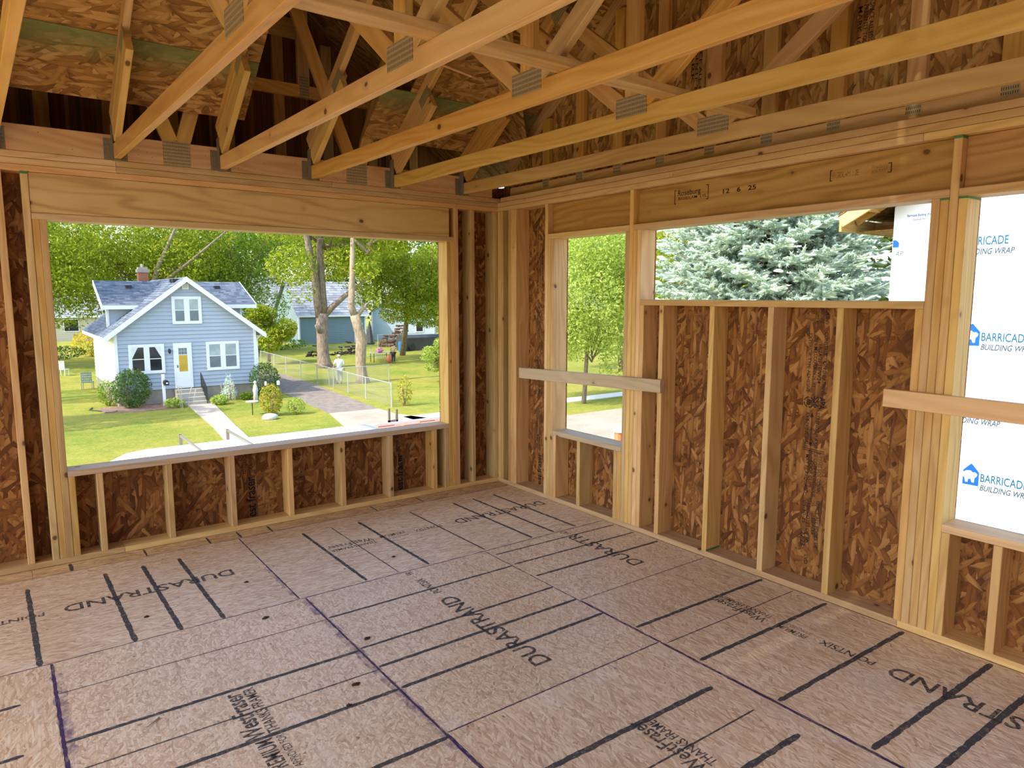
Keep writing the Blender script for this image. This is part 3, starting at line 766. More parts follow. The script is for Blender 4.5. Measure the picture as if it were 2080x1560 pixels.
# gable truss over the right wall
gab = empty('gable_truss', (0.12, -3.5, PZ), 0, 'gable end truss with close-set studs standing over the right wall', 'truss')
RZ = DZ + SL*3.5
def roofz(y): return DZ - SL*y if y > -3.5 else DZ + SL*(y + 7.0)
boxboard('bottom_chord', (0.098, -7.0, PZ+0.0005), (0.138, -0.05, PZ+0.089), 1, M['truss'], gab)
for k in range(17):
    y = -0.55 - 0.4045 * k + 0.015
    zt = roofz(y) - 0.12
    if zt < PZ + 0.3: continue
    boxboard('stud', (0.098, y-0.0445, PZ+0.0895), (0.1365, y+0.0445, zt), 2, M['truss'], gab)
    m_ = frame((0.0972, y, PZ+0.088), (0,-1,0), (0,0,1))
    obj('nail_plate', prism_mesh('nail_plate', 0.072, 0.10, 0.0012, 0.0002, M['truss_plate']), gab, m_)
board('top_chord', (0.118, 0.0, roofz(0.0)-0.055), (0.118, -3.47, roofz(-3.47)-0.055), 0.089, T, (0, sn, cs), M['truss'], gab)
board('top_chord', (0.118, -7.0, roofz(-7.0)-0.055), (0.118, -3.53, roofz(-3.53)-0.055), 0.089, T, (0, -sn, cs), M['truss'], gab)
# gable sheathing sheets
yy = 0.1
wid = [0.9, 1.22, 1.22, 1.22, 1.22, 1.22]
gsh = []
for w_ in wid:
    y0, y1 = yy, yy - w_ + 0.003
    pts = [(y0, ZT-0.0005), (y0, roofz(y0)-0.004)] + ([(-3.5, RZ-0.004)] if y1 < -3.5 < y0 else []) + [(y1, roofz(y1)-0.004), (y1, ZT-0.0005)]
    c0 = Vector((D, (y0+y1)/2, 3.2)); m_ = frame(c0, (0,0,1), (0,1,0))
    inv = m_.inverted()
    pl = [inv @ Vector((D, p[0], p[1])) for p in pts]; n_ = len(pl)
    ex = inv.to_3x3() @ Vector((0.011, 0, 0))
    me = mk_mesh('sheathing_sheet', pl + [p + ex for p in pl], [tuple(range(n_)), tuple(range(2*n_-1, n_-1, -1))] + [(i, n_+i, n_+(i+1) % n_, (i+1) % n_) for i in range(n_)], M['osb_deck'])
    gsh.append(obj('sheathing_sheet', me, gab, m_)); yy -= w_
for (y, z0, z1) in ((-2.02, 3.30, 2.70), (-3.10, 3.15, 2.88)):
    par = gsh[1] if y > -2.1 else gsh[2]
    for j, s in enumerate(('SPACE ALL EDGES 1/8"', 'PRESENTE TOODS', 'MARK 16')):
        lettering(s, (D-0.0012, y + 0.03*j, z0), (0,0,-1), (0,-1,0), 0.022, M['ink_wall'], par, (z0-z1)*(1-0.15*j), 0.006)

# ================================================================== CEILING (roof deck)
ceiling = empty('ceiling', (-3.5, -3.5, 4.0), 0, 'sloping roof deck of strand board sheets above the trusses', None, None, 'structure')
def deck(x0, x1, s0, s1, rear=False, mat='osb_deck', th=0.012):
    """sheet on the roof line between plan distances s0..s1 from the eave"""
    y0 = -s0 if not rear else -7.0 + s0; y1 = -s1 if not rear else -7.0 + s1
    p0 = Vector(((x0+x1)/2, y0, roofz(y0))); p1 = Vector(((x0+x1)/2, y1, roofz(y1)))
    up = (p1 - p0); W = up.length
    xd = Vector((1,0,0)) if rear else Vector((-1,0,0))
    m_ = frame((p0+p1)/2, xd, up)
    # local Z of this frame points to the sky
    m_ = m_ @ Matrix.Translation((0, 0, th/2 + 0.0006))
    return obj('roof_sheet', prism_mesh('roof_sheet', abs(x1-x0)-0.003, W-0.003, th, 0.001, M[mat]), ceiling, m_)
XR0, XR1 = -6.3, 0.42
for a, b in ((-6.3, -5.9), (-5.9, -3.46), (-3.46, -2.12)): deck(a, b, 0.045, 0.425, mat='osb_deck_green')
deck(-1.268, 0.42, 0.045, 0.425, mat='osb_deck_green')
rows = [0.425 + 0.985*i for i in range(4)]; rows.append(3.5)
for i, (s0, s1) in enumerate(zip(rows[:-1], rows[1:])):
    xs = [-6.3, -5.7 + 1.2*(i % 2), -4.4 + 1.2*(i % 2), -2.06 if i == 0 else -2.1 + 1.2*(i % 2), 0.42]
    for a, b in zip(xs[:-1], xs[1:]):
        if i == 0 and a > -2.2: a = -1.06
        if i == 0 and b > -2.1 and a < -2.2: b = -2.12
        deck(a, b, s0, s1)
rr_ = [-0.4, 0.6, 1.585, 2.57, 3.5]
for i, (s0, s1) in enumerate(zip(rr_[:-1], rr_[1:])):
    for a, b in ((-6.3, -6.1), (-6.1, -3.66), (-3.66, -1.22), (-1.22, 0.42)):
        if s0 > 1.5 or a > -3.7: deck(a, b, s0, s1, True)     # lower left rear sheets left out so sun bounces off the floor
# over-framed porch gable seen through the gap in the deck
pg = ceiling
PR, PL_, PS = -2.7, 5.05, 0.80
def pz(x): return PL_ - PS*abs(x-PR)
pts = [(-5.9, 0.90, 2.42), (0.15, 0.90, 2.42), (0.15, 0.90, pz(0.15)+0.026), (PR, 0.90, PL_+0.026), (-5.9, 0.90, pz(-5.9)+0.026)]
b = MB(); b.prism(pts, (0, 0.011, 0)); b.build('sheathing_sheet', M['osb_wall'], pg)
x = -5.7
while x < 0.1:
    boxboard('stud', (x, 0.812, 2.46), (x+0.089, 0.85, pz(x+0.04)-0.1), 2, M['truss'], pg); x += 0.4065
boxboard('tie_beam', (-5.8, 0.30, 3.155), (0.0, 0.338, 3.244), 0, M['truss'], pg)
boxboard('tie_beam', (-3.9, 0.44, 3.62), (-1.5, 0.478, 3.76), 0, M['truss'], pg)
for xx in (-1.615, -2.35, -3.2, -0.9):
    boxboard('post', (xx, 0.30, 3.245), (xx+0.089, 0.338, pz(xx+0.05)-0.1), 2, M['truss'], pg)
    m_ = frame((xx+0.045, 0.2992, 3.23), (1,0,0), (0,0,1)); obj('nail_plate', prism_mesh('nail_plate', 0.075, 0.15, 0.0012, 0.0002, M['truss_plate']), pg, m_)
for sgn in (-1, 1):
    xe = PR + sgn*2.95
    pts = [(PR, 1.3, PL_+0.02), (xe, 1.3, pz(xe)+0.02), (xe, -0.15, pz(xe)+0.02), (PR, -3.24, PL_+0.02)]
    b = MB(); b.prism(pts, (0, 0, 0.012)); b.build('roof_sheet', M['osb_deck'], pg)
b = MB(); b.box((-5.9, D+0.012, 2.43), (0.15, 0.90, 2.44)); b.build('soffit_sheet', M['osb_deck'], pg)

# lower storey under the floor, never seen from inside
b = MB(); b.box((-8.2, -8.0, -3.6), (0.14, 0.14, -0.31))
M['wrap'] = plain('building_wrap', (0.82, 0.83, 0.84), 0.55, 0, 0.04, 2.0, 0.3, 0.25, 3.0)
tag(b.build('wall_lower', M['wrap']), 'wrapped lower storey wall below the subfloor', None, None, 'structure')

# left end: unseen gable sheathing added to block sun, open below for bounce
wall_left_added = empty('wall_left_added', (-6.3, -3.5, 2.4), 0, 'unseen gable end added left of the camera to block sun', None, None, 'structure')
b = MB(); b.prism([(-6.29, -7.0, PZ), (-6.29, 0.0, PZ), (-6.29, 0.0, roofz(0.0)), (-6.29, -3.5, RZ), (-6.29, -7.0, roofz(-7.0))], (0.02, 0, 0)); b.build('sheathing_sheet', M['osb_deck'], wall_left_added)

# dry scraps on the floor
rs = random.Random(12)
M['scrap'] = plain('dry_leaf_scrap', (0.05, 0.03, 0.02), 0.9)
for (x, y, r_, lab) in ((-2.43, -2.37, 0.022, 'dry dark leaf scrap on the sheet left of the purple seam'), (-2.22, -2.02, 0.02, 'dark crumb pair beside the middle guide line'), (-2.52, -2.50, 0.013, 'small brown crumb on the guide line'),
                    (-2.55, -1.50, 0.02, 'dark leaf scrap near the left panel corner'), (-3.05, -1.12, 0.016, 'thin dark splinter near the first printed word'), (-1.62, -1.12, 0.014, 'dark crumb among the small printing'), (-2.50, -0.97, 0.015, 'dark leaf bit just past the first printed letter')):
    s_ = MB(); n_ = 9; pts = [(x + r_*rs.uniform(.5,1.2)*math.cos(6.283*i/n_), y + 0.55*r_*rs.uniform(.5,1.2)*math.sin(6.283*i/n_), 0.001) for i in range(n_)]
    s_.prism(pts, (0, 0, 0.004)); s_.ball((x, y, 0.004), (r_*0.5, r_*0.35, 0.006), 7, 5, 0, 0.3, rs)
    tag(s_.build('floor_scrap', M['scrap']), lab, 'debris', 'dry scraps on the subfloor')
scw = empty('loose_nail', (-3.19, -2.155, 0), 0, 'loose shiny nail lying on the near left sheet', 'nail')
s_ = MB(); s_.tube([(-3.215, -2.175, 0.004), (-3.165, -2.135, 0.004)], [0.0012, 0.003], 6); s_.build('shank', M['galv_nail'] if 'galv_nail' in M else M['hanger'], scw)
s_ = MB(); s_.tube([(-3.165, -2.135, 0.0045), (-3.1635, -2.1338, 0.0045)], 0.0045, 8); s_.build('head', M['hanger'], scw)

# unseen rear wall, added to block skylight from behind and bounce warm light
wall_rear_added = empty('wall_rear_added', (-3.0, -7.65, 0), 0, 'unseen framed wall added behind the camera to block skylight', None, None, 'structure')
for a_ in range(4):
    b = MB(); b.box((-8.2 + 2.085*a_, -7.66, 0.0), (-8.2 + 2.085*(a_+1) - 0.003, -7.65, 2.5)); b.build('sheathing_sheet', M['osb_deck'], wall_rear_added)
for a_ in range(21): boxboard('stud', (-8.15 + 0.406*a_, -7.645, T), (-8.112 + 0.406*a_, -7.51, 2.43), 2, M['stud'], wall_rear_added)
boxboard('bottom_plate', (-8.2, -7.645, 0.0004), (0.0, -7.51, T-0.0005), 0, M['plate_lumber'], wall_rear_added); boxboard('top_plate', (-8.2, -7.645, 2.431), (0.0, -7.51, 2.50), 0, M['plate_lumber'], wall_rear_added)
# ================================================================== EXTERIOR MATERIALS
GZ = -3.6
def grass_mat(name):
    m, nt, bs, out = new_mat(name); g = N(nt)
    v = g.obj_coord(rnd=False)
    big = g.noise(v, 0.22, 4, 0.6); mid = g.noise(v, 1.6, 4, 0.65); fine = g.noise(v, 9.0, 4, 0.7); tiny = g.noise(v, 42.0, 3, 0.7)
    f = g.math('ADD', g.math('MULTIPLY', big, 0.40), g.math('MULTIPLY', mid, 0.30))
    f = g.math('ADD', f, g.math('MULTIPLY', fine, 0.30))
    c = g.ramp(f, [(0.38, (0.15, 0.235, 0.025)), (0.46, (0.25, 0.31, 0.035)), (0.53, (0.39, 0.37, 0.055)), (0.62, (0.50, 0.40, 0.11))])
    c = g.mix(g.math('MULTIPLY', tiny, 0.55), c, g.mix(fine, (0.06, 0.11, 0.012), (0.55, 0.48, 0.14)))
    g.l(c, bs.inputs['Base Color']); bs.inputs['Roughness'].default_value = 0.9; bs.inputs['Specular IOR Level'].default_value = 0.1
    g.l(g.bump(g.math('ADD', tiny, fine), 0.9, 0.06), bs.inputs['Normal'])
    return m
def paving_mat(name, a, b, c2, scale=1.2, litter=None):
    m, nt, bs, out = new_mat(name); g = N(nt)
    v = g.obj_coord(rnd=False)
    f = g.math('ADD', g.math('MULTIPLY', g.noise(v, scale, 4, 0.65), 0.6), g.math('MULTIPLY', g.noise(v, 25.0, 3, 0.7), 0.4))
    c = g.ramp(f, [(0.3, a), (0.5, b), (0.7, c2)])
    if litter:
        k = g.n('ShaderNodeMapRange'); k.inputs['From Min'].default_value = 0.56; k.inputs['From Max'].default_value = 0.66; k.inputs['To Max'].default_value = 0.75
        g.l(g.noise(v, 0.9, 5, 0.75), k.inputs['Value']); c = g.mix(k.outputs[0], c, litter)
    g.l(c, bs.inputs['Base Color']); bs.inputs['Roughness'].default_value = 0.9; bs.inputs['Specular IOR Level'].default_value = 0.2
    g.l(g.bump(f, 0.3, 0.03), bs.inputs['Normal'])
    return m
def leaf_mat(name, cols, trans=0.45, rough=0.55):
    m, nt, bs, out = new_mat(name); g = N(nt)
    geo = g.n('ShaderNodeNewGeometry')
    v = g.obj_coord(rnd=True)
    f = g.math('ADD', g.math('MULTIPLY', geo.outputs['Random Per Island'], 0.55), g.math('MULTIPLY', g.noise(v, 0.55, 3, 0.6), 0.45))
    c = g.ramp(f, [(0.15 + 0.7*i/(len(cols)-1), cc) for i, cc in enumerate(cols)])
    g.l(c, bs.inputs['Base Color']); bs.inputs['Roughness'].default_value = rough; bs.inputs['Specular IOR Level'].default_value = 0.25
    tr = g.n('ShaderNodeBsdfTranslucent'); g.l(g.mix(1.0, c, (1.25, 1.15, 0.6), 'MULTIPLY'), tr.inputs[0])
    mx = g.n('ShaderNodeMixShader'); mx.inputs[0].default_value = trans
    g.l(bs.outputs[0], mx.inputs[1]); g.l(tr.outputs[0], mx.inputs[2]); g.l(mx.outputs[0], out.inputs[0])
    return m
def bark_mat(name, a, b):
    m, nt, bs, out = new_mat(name); g = N(nt)
    v = g.obj_coord(scale=(6, 6, 1.6), rnd=True)
    f = g.noise(v, 2.0, 5, 0.7, 0.6)
    g.l(g.ramp(f, [(0.35, a), (0.65, b)]), bs.inputs['Base Color']); bs.inputs['Roughness'].default_value = 0.9
    g.l(g.bump(f, 0.8, 0.04), bs.inputs['Normal'])
    return m
def shingle_mat(name, a, b, c2):
    m, nt, bs, out = new_mat(name); g = N(nt)
    geo = g.n('ShaderNodeNewGeometry'); v = g.obj_coord(rnd=False)
    f = g.math('ADD', g.math('MULTIPLY', geo.outputs['Random Per Island'], 0.55), g.math('MULTIPLY', g.noise(v, 9.0, 3), 0.45))
    g.l(g.ramp(f, [(0.2, a), (0.5, b), (0.8, c2)]), bs.inputs['Base Color']); bs.inputs['Roughness'].default_value = 0.85
    return m
def siding_mat(name, col):
    return plain(name, col, 0.6, 0, 0.06, 1.2, 0.3)
def glass_mat(name, col, rough=0.06):
    m, nt, bs, out = new_mat(name); g = N(nt)
    f = g.noise(g.obj_coord(rnd=True), 2.5, 3)
    g.l(g.mix(f, tuple(c*0.6 for c in col), tuple(min(1, c*1.4) for c in col)), bs.inputs['Base Color'])
    bs.inputs['Roughness'].default_value = rough; bs.inputs['Specular IOR Level'].default_value = 0.6
    return m
M['grass'] = grass_mat('lawn_grass')
M['street'] = paving_mat('street_concrete', (0.27, 0.23, 0.175), (0.36, 0.31, 0.24), (0.43, 0.375, 0.30), 0.7)
M['walk'] = paving_mat('path_concrete', (0.30, 0.25, 0.20), (0.42, 0.36, 0.29), (0.52, 0.46, 0.38), 1.5)
M['newslab'] = paving_mat('new_concrete', (0.62, 0.60, 0.56), (0.70, 0.68, 0.63), (0.76, 0.74, 0.70), 1.5)
M['gravel'] = paving_mat('driveway_gravel', (0.12, 0.095, 0.08), (0.22, 0.185, 0.15), (0.32, 0.27, 0.22), 2.5, (0.36, 0.19, 0.09))
M['mulch'] = paving_mat('mulch_bed', (0.12, 0.07, 0.05), (0.24, 0.15, 0.11), (0.36, 0.25, 0.20), 6.0)
M['leaf_yel'] = leaf_mat('leaves_yellow_green', [(0.08, 0.15, 0.012), (0.22, 0.31, 0.02), (0.38, 0.44, 0.035), (0.56, 0.54, 0.07)], 0.5)
M['leaf_mid'] = leaf_mat('leaves_mid_green', [(0.05, 0.12, 0.014), (0.13, 0.24, 0.025), (0.25, 0.36, 0.04), (0.40, 0.46, 0.07)], 0.5)
M['leaf_dark'] = leaf_mat('leaves_dark_green', [(0.018, 0.05, 0.01), (0.04, 0.10, 0.016), (0.09, 0.17, 0.03), (0.15, 0.23, 0.05)], 0.3)
M['leaf_soft'] = leaf_mat('leaves_soft_green', [(0.17, 0.27, 0.05), (0.31, 0.43, 0.08), (0.44, 0.54, 0.12), (0.55, 0.60, 0.18)], 0.5)
M['leaf_flower'] = leaf_mat('leaves_with_orange_flowers', [(0.12, 0.20, 0.02), (0.26, 0.33, 0.03), (0.44, 0.40, 0.05), (0.60, 0.30, 0.06)], 0.4)
M['leaf_gold'] = leaf_mat('golden_blooms', [(0.20, 0.27, 0.02), (0.40, 0.38, 0.03), (0.65, 0.48, 0.03), (0.75, 0.52, 0.04)], 0.4)
M['needle_blue'] = leaf_mat('spruce_needles_blue', [(0.30, 0.42, 0.37), (0.50, 0.62, 0.57), (0.66, 0.77, 0.72), (0.80, 0.87, 0.84)], 0.35)
M['needle_green'] = leaf_mat('spruce_needles_green', [(0.12, 0.18, 0.03), (0.22, 0.30, 0.05), (0.36, 0.42, 0.08), (0.48, 0.50, 0.12)], 0.3)
M['bark'] = bark_mat('tree_bark_grey', (0.13, 0.09, 0.06), (0.34, 0.26, 0.19))
M['bark_warm'] = bark_mat('tree_bark_warm', (0.20, 0.14, 0.08), (0.46, 0.36, 0.23))
M['siding_blue'] = siding_mat('blue_siding', (0.40, 0.445, 0.515))
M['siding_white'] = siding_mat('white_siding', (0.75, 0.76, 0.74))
M['siding_teal'] = siding_mat('teal_siding', (0.175, 0.24, 0.255))
M['siding_pale'] = siding_mat('pale_blue_siding', (0.38, 0.47, 0.50))
M['siding_beige'] = siding_mat('beige_siding', (0.55, 0.50, 0.38))
M['trim'] = plain('white_trim', (0.80, 0.82, 0.82), 0.5, 0, 0.03)
M['shingle'] = shingle_mat('asphalt_shingles', (0.06, 0.075, 0.105), (0.105, 0.13, 0.17), (0.17, 0.20, 0.245))
M['shingle_grey'] = shingle_mat('grey_shingles', (0.17, 0.18, 0.20), (0.26, 0.275, 0.30), (0.35, 0.365, 0.385))
M['pane_dark'] = glass_mat('dark_window_glass', (0.02, 0.025, 0.03))
M['pane_blind'] = glass_mat('window_glass_with_blind', (0.38, 0.44, 0.44), 0.15)
M['pane_grey'] = glass_mat('grey_screen_glass', (0.16, 0.20, 0.22), 0.15)
M['pane_yellow'] = glass_mat('yellow_shade_glass', (0.55, 0.36, 0.04), 0.15)
M['curtain'] = plain('white_curtain', (0.72, 0.74, 0.68), 0.8)
M['brick'] = plain('red_brick', (0.34, 0.13, 0.07), 0.85, 0, 0.35, 12.0)
M['stone'] = plain('foundation_block', (0.34, 0.29, 0.23), 0.9, 0, 0.25, 5.0)
M['concrete'] = plain('step_concrete', (0.36, 0.33, 0.28), 0.9, 0, 0.2, 4.0)
M['black'] = plain('black_metal', (0.02, 0.02, 0.022), 0.5)
M['galv'] = plain('galvanised_pipe', (0.50, 0.50, 0.48), 0.45, 0.5)
M['white_paint'] = plain('white_vehicle_paint', (0.80, 0.81, 0.83), 0.25, 0, 0.02)
M['rock'] = plain('pale_rock', (0.62, 0.58, 0.52), 0.85, 0, 0.2, 4.0)
M['skin'] = plain('skin', (0.52, 0.30, 0.20), 0.6, 0, 0.05)
M['shirt_white'] = plain('pale_blue_shirt', (0.62, 0.68, 0.74), 0.8, 0, 0.08)
M['cloth_grey'] = plain('light_trousers', (0.40, 0.40, 0.38), 0.8)
M['cloth_dark'] = plain('dark_trousers', (0.03, 0.03, 0.035), 0.8)
M['cloth_tan'] = plain('tan_top', (0.42, 0.30, 0.18), 0.8)
M['hair_grey'] = plain('grey_hair', (0.42, 0.40, 0.37), 0.8)
M['hair_dark'] = plain('dark_hair', (0.03, 0.02, 0.015), 0.7)
M['orange'] = plain('orange_ball', (0.62, 0.20, 0.08), 0.5)
M['tarp'] = plain('dark_tarp', (0.05, 0.055, 0.06), 0.4, 0, 0.4, 4.0)
M['firewood'] = plain('firewood', (0.16, 0.08, 0.045), 0.85, 0, 0.5, 9.0)
M['firewood_dark'] = plain('dark_firewood', (0.035, 0.025, 0.022), 0.85, 0, 0.5, 9.0)
M['ground_wrap'] = plain('white_house_wrap', (0.84, 0.85, 0.87), 0.5, 0, 0.02, 2.0, 0.3, 0.15, 2.5)
M['ink_blue'] = plain('blue_print', (0.0, 0.09, 0.38), 0.6)
M['ink_teal'] = plain('teal_print', (0.004, 0.10, 0.19), 0.6)
M['ink_grey'] = plain('grey_print', (0.03, 0.07, 0.10), 0.6)
M['plumose'] = plain('pale_grass_plume', (0.55, 0.46, 0.32), 0.8)

# ================================================================== GROUND
b = MB(); b.add([(-160, -60, GZ), (200, -60, GZ), (200, 220, GZ), (-160, 220, GZ)], [(0,1,2,3)])
tag(b.build('ground', M['grass'], origin=(0,0,GZ)), 'sunlit lawn with dry yellow patches', None, None, 'structure')
def flat(name, pts, z, mat, label):
    b = MB(); b.prism([(x, y, GZ - 0.05) for x, y in pts], (0, 0, 0.05 + z)); o = b.build(name, M[mat], origin=(pts[0][0], pts[0][1], GZ))
    return tag(o, label, None, None, 'structure')
flat('street', [(-60, 7.5), (90, 7.5), (90, 18.1), (-60, 18.1)], 0.02, 'street', 'pale concrete street below the house')
flat('sidewalk', [(10.5, 21.0), (60, 21.0), (60, 22.1), (10.5, 22.1)], 0.025, 'newslab', 'concrete sidewalk right of the driveway')
flat('path', [(3.15, 24.1), (3.95, 23.9), (4.85, 31.8), (3.65, 31.8)], 0.03, 'walk', 'weathered concrete path to the blue house steps')
flat('path_slab', [(2.55, 18.1), (3.35, 18.1), (3.95, 23.88), (3.13, 24.08)], 0.035, 'newslab', 'bright new concrete slab at the path end')
flat('driveway', [(8.23, 24.9), (10.61, 24.75), (10.9, 28.2), (11.6, 35.5), (11.8, 40.2), (12.2, 50), (8.9, 50), (8.75, 32.5)], 0.02, 'gravel', 'gravel driveway beside the blue house')
flat('driveway_apron', [(5.6, 18.1), (12.2, 18.1), (10.6, 23.1), (10.61, 24.74), (8.23, 24.89), (7.4, 21)], 0.025, 'street', 'concrete driveway apron at the street')
flat('mulch_bed', [(0.0, 32.7), (0.05, 30.9), (1.2, 30.5), (3.1, 30.6), (3.6, 31.6), (3.6, 32.7)], 0.03, 'mulch', 'reddish mulch bed under the front windows')

# ================================================================== TREES AND PLANTS
def leaf_cloud(b, rnd, blobs, n, size, mi=0, up=0.35, flat_=1.0):
    """n leaf quads spread over the shells of ellipsoid blobs"""
    vols = [r[0]*r[1]*r[2] for c, r in blobs]; tot = sum(vols)
    V = b.v; F = b.f; MI = b.mi
    for (c, r), vv in zip(blobs, vols):
        for _ in range(max(4, int(n * vv / tot))):
            z = rnd.uniform(-1, 1); t = rnd.uniform(0, 2*math.pi); s = math.sqrt(1-z*z)
            q = rnd.uniform(0.45, 1.0) ** 0.5
            p = Vector((c[0]+r[0]*s*math.cos(t)*q, c[1]+r[1]*s*math.sin(t)*q, c[2]+r[2]*z*q))
            nrm = Vector((rnd.gauss(0, 1)+s*math.cos(t)*0.5, rnd.gauss(0, 1)+s*math.sin(t)*0.5, rnd.gauss(0, 1)*flat_+up*2)).normalized()
            a = nrm.orthogonal().normalized(); th = rnd.uniform(0, 6.283)
            u = a*math.cos(th) + nrm.cross(a)*math.sin(th); w = nrm.cross(u)
            L = size*rnd.uniform(0.6, 1.25); Wd = L*0.42
            k = len(V)
            V += [p - u*L*0.5, p + w*Wd*0.5 + nrm*L*0.06, p + u*L*0.5, p - w*Wd*0.5 + nrm*L*0.06]
            F.append((k, k+1, k+2, k+3)); MI.append(mi)

def crown_blobs(rnd, c, r, n, br=0.36):
    out = []
    for _ in range(n):
        z = rnd.uniform(-0.9, 1); t = rnd.uniform(0, 6.283); s = math.sqrt(max(0, 1-z*z)); q = rnd.uniform(0.35, 0.9)
        k = br*rnd.uniform(0.65, 1.25)
        out.append(((c[0]+r[0]*s*math.cos(t)*q, c[1]+r[1]*s*math.sin(t)*q, c[2]+r[2]*z*q), (r[0]*k, r[1]*k, r[2]*k*0.75)))
    return out

def tree(name, pos, crown_c, crown_r, n, size, mat, seed, label, trunk=None, group=None, blobs=16, bark='bark', extra=None, nbr=7, tr=0.3):
    rnd = random.Random(seed)
    root = empty(name, (pos[0], pos[1], GZ), 0, label, 'tree', group)
    t = MB()
    if trunk: 
        for pts, rad in trunk: t.tube(pts, rad, 10)
    else:
        top = Vector(crown_c) + Vector((0, 0, crown_r[2]*0.3))
        mid = (Vector((pos[0], pos[1], GZ)) + top)/2 + Vector((rnd.uniform(-.4,.4), rnd.uniform(-.4,.4), 0))
        t.tube([(pos[0], pos[1], GZ-0.1), mid, top], [tr, tr*0.7, tr*0.2], 8)
    tk = t.build('trunk', M[bark], root, True)
    br_ = MB()
    for _ in range(nbr):
        z = rnd.uniform(-0.5, 0.5); th = rnd.uniform(0, 6.283)
        st = Vector(crown_c) + Vector((0, 0, -crown_r[2]*rnd.uniform(0.1, 0.7)))
        en = Vector((crown_c[0]+crown_r[0]*0.85*math.cos(th), crown_c[1]+crown_r[1]*0.85*math.sin(th), crown_c[2]+crown_r[2]*z))
        md = (st+en)/2 + Vector((rnd.uniform(-.3,.3), rnd.uniform(-.3,.3), rnd.uniform(0.0,.6)))
        br_.tube([st, md, en], [tr*0.4, tr*0.25, tr*0.06], 6)
    br_.build('branches', M[bark], root, True)['kind'] = 'stuff'
    f = MB()
    bl = crown_blobs(rnd, crown_c, crown_r, blobs)
    if extra: bl += extra
    leaf_cloud(f, rnd, bl, n, size)
    f.build('foliage', M[mat], root)['kind'] = 'stuff'
    return root

GB = 'trees behind the blue house'
tree('maple_tree', (-2.5, 58), (-2.5, 58, 4.6), (8.5, 6, 8.0), 38000, 0.29, 'leaf_yel', 11, 'big yellow-green tree filling the far left of the wide window', group=GB, blobs=44)
tree('maple_tree', (6.5, 62), (6.5, 62, 6.0), (8.0, 6, 7.6), 38000, 0.29, 'leaf_yel', 12, 'leafy tree with bare grey branches rising behind the brick chimney', group=GB, blobs=40,
     trunk=[([(6.0, 58, GZ), (6.2, 58, 0.5), (7.2, 57.5, 4.0), (9.0, 57, 8.0)], [0.3, 0.26, 0.17, 0.08]), ([(6.6, 57.8, 2.0), (9.2, 57, 4.2), (12.8, 56.5, 7.4)], [0.16, 0.12, 0.06])])
tree('maple_tree', (16, 66), (15.5, 66, 5.5), (8.0, 5, 8.0), 38000, 0.29, 'leaf_mid', 13, 'green tree behind the right end of the blue house roof', group=GB, blobs=40)
tree('maple_tree', (-6.4, 37.5), (-5.6, 37.5, 7.2), (4.6, 3.8, 5.6), 13000, 0.28, 'leaf_yel', 14, 'yellow-green tree overhanging the lawn at the left window edge', group=GB, blobs=26)
tree('maple_tree', (-7.6, 28.8), (-7.4, 28.8, 4.0), (4.2, 2.3, 3.4), 11000, 0.28, 'leaf_mid', 10, 'shade tree left of the wide window casting shadow on the front lawn', group=GB, blobs=22)
tree('maple_tree', (1.0, 112), (-1.0, 112, 8.5), (11, 5, 9), 14000, 0.55, 'leaf_mid', 15, 'distant tree behind the beige house', group=GB, blobs=30)
tree('maple_tree', (20, 106), (22, 106, 8), (14, 6, 12), 16000, 0.6, 'leaf_mid', 16, 'distant tree behind the white-sided house', group=GB, blobs=34)
tree('maple_tree', (44, 94), (43, 94, 8), (13, 6, 12.5), 18000, 0.6, 'leaf_dark', 17, 'dark far tree above the garage roof', group=GB, blobs=34)
tree('maple_tree', (62, 90), (62, 90, 7), (15, 6, 12), 16000, 0.6, 'leaf_mid', 18, 'far tree behind the pale blue shed', group=GB, blobs=34)
tree('maple_tree', (32, 84), (31, 86, 10), (9, 4, 7.5), 12000, 0.5, 'leaf_yel', 19, 'yellow-green far tree right above the garage ridge', group=GB, blobs=30)
# the two trunks in the yard
tree('shade_tree', (15.75, 44.7), (16.5, 45.5, 7.0), (6.5, 5.0, 4.4), 30000, 0.24, 'leaf_yel', 21, 'large forked tree with a knotted grey trunk in the fenced yard',
     trunk=[([(15.85, 44.7, GZ-0.1), (15.78, 44.7, -3.2), (15.72, 44.7, -2.6), (15.7, 44.7, -1.0), (15.75, 44.7, 0.4)], [0.72, 0.52, 0.44, 0.42, 0.46]),
            ([(15.6, 44.7, 0.2), (15.4, 44.7, 1.4), (15.3, 44.7, 3.1), (14.8, 44.7, 5.9), (14.6, 44.7, 9)], [0.36, 0.30, 0.27, 0.23, 0.12]),
            ([(15.85, 44.7, 0.2), (15.85, 44.8, 1.7), (15.85, 45, 5.2), (16.2, 45, 9)], [0.36, 0.30, 0.24, 0.12]),
            ([(15.95, 44.7, 0.3), (16.5, 44.5, 0.9), (17.4, 44.3, 1.7), (18.2, 44.0, 2.3), (19.4, 43.6, 3.4)], [0.26, 0.22, 0.18, 0.15, 0.08]),
            ([(15.5, 44.5, -0.9), (15.12, 44.35, -0.42)], [0.22, 0.12])], blobs=22,
     extra=[((13.5, 44.5, 3.8), (1.9, 1.7, 1.5)), ((18.6, 44.5, 4.2), (2.0, 1.8, 1.3)), ((13.9, 43.8, 1.9), (1.1, 1.0, 0.8)), ((17.8, 44, 2.9), (1.2, 1.1, 0.9))])
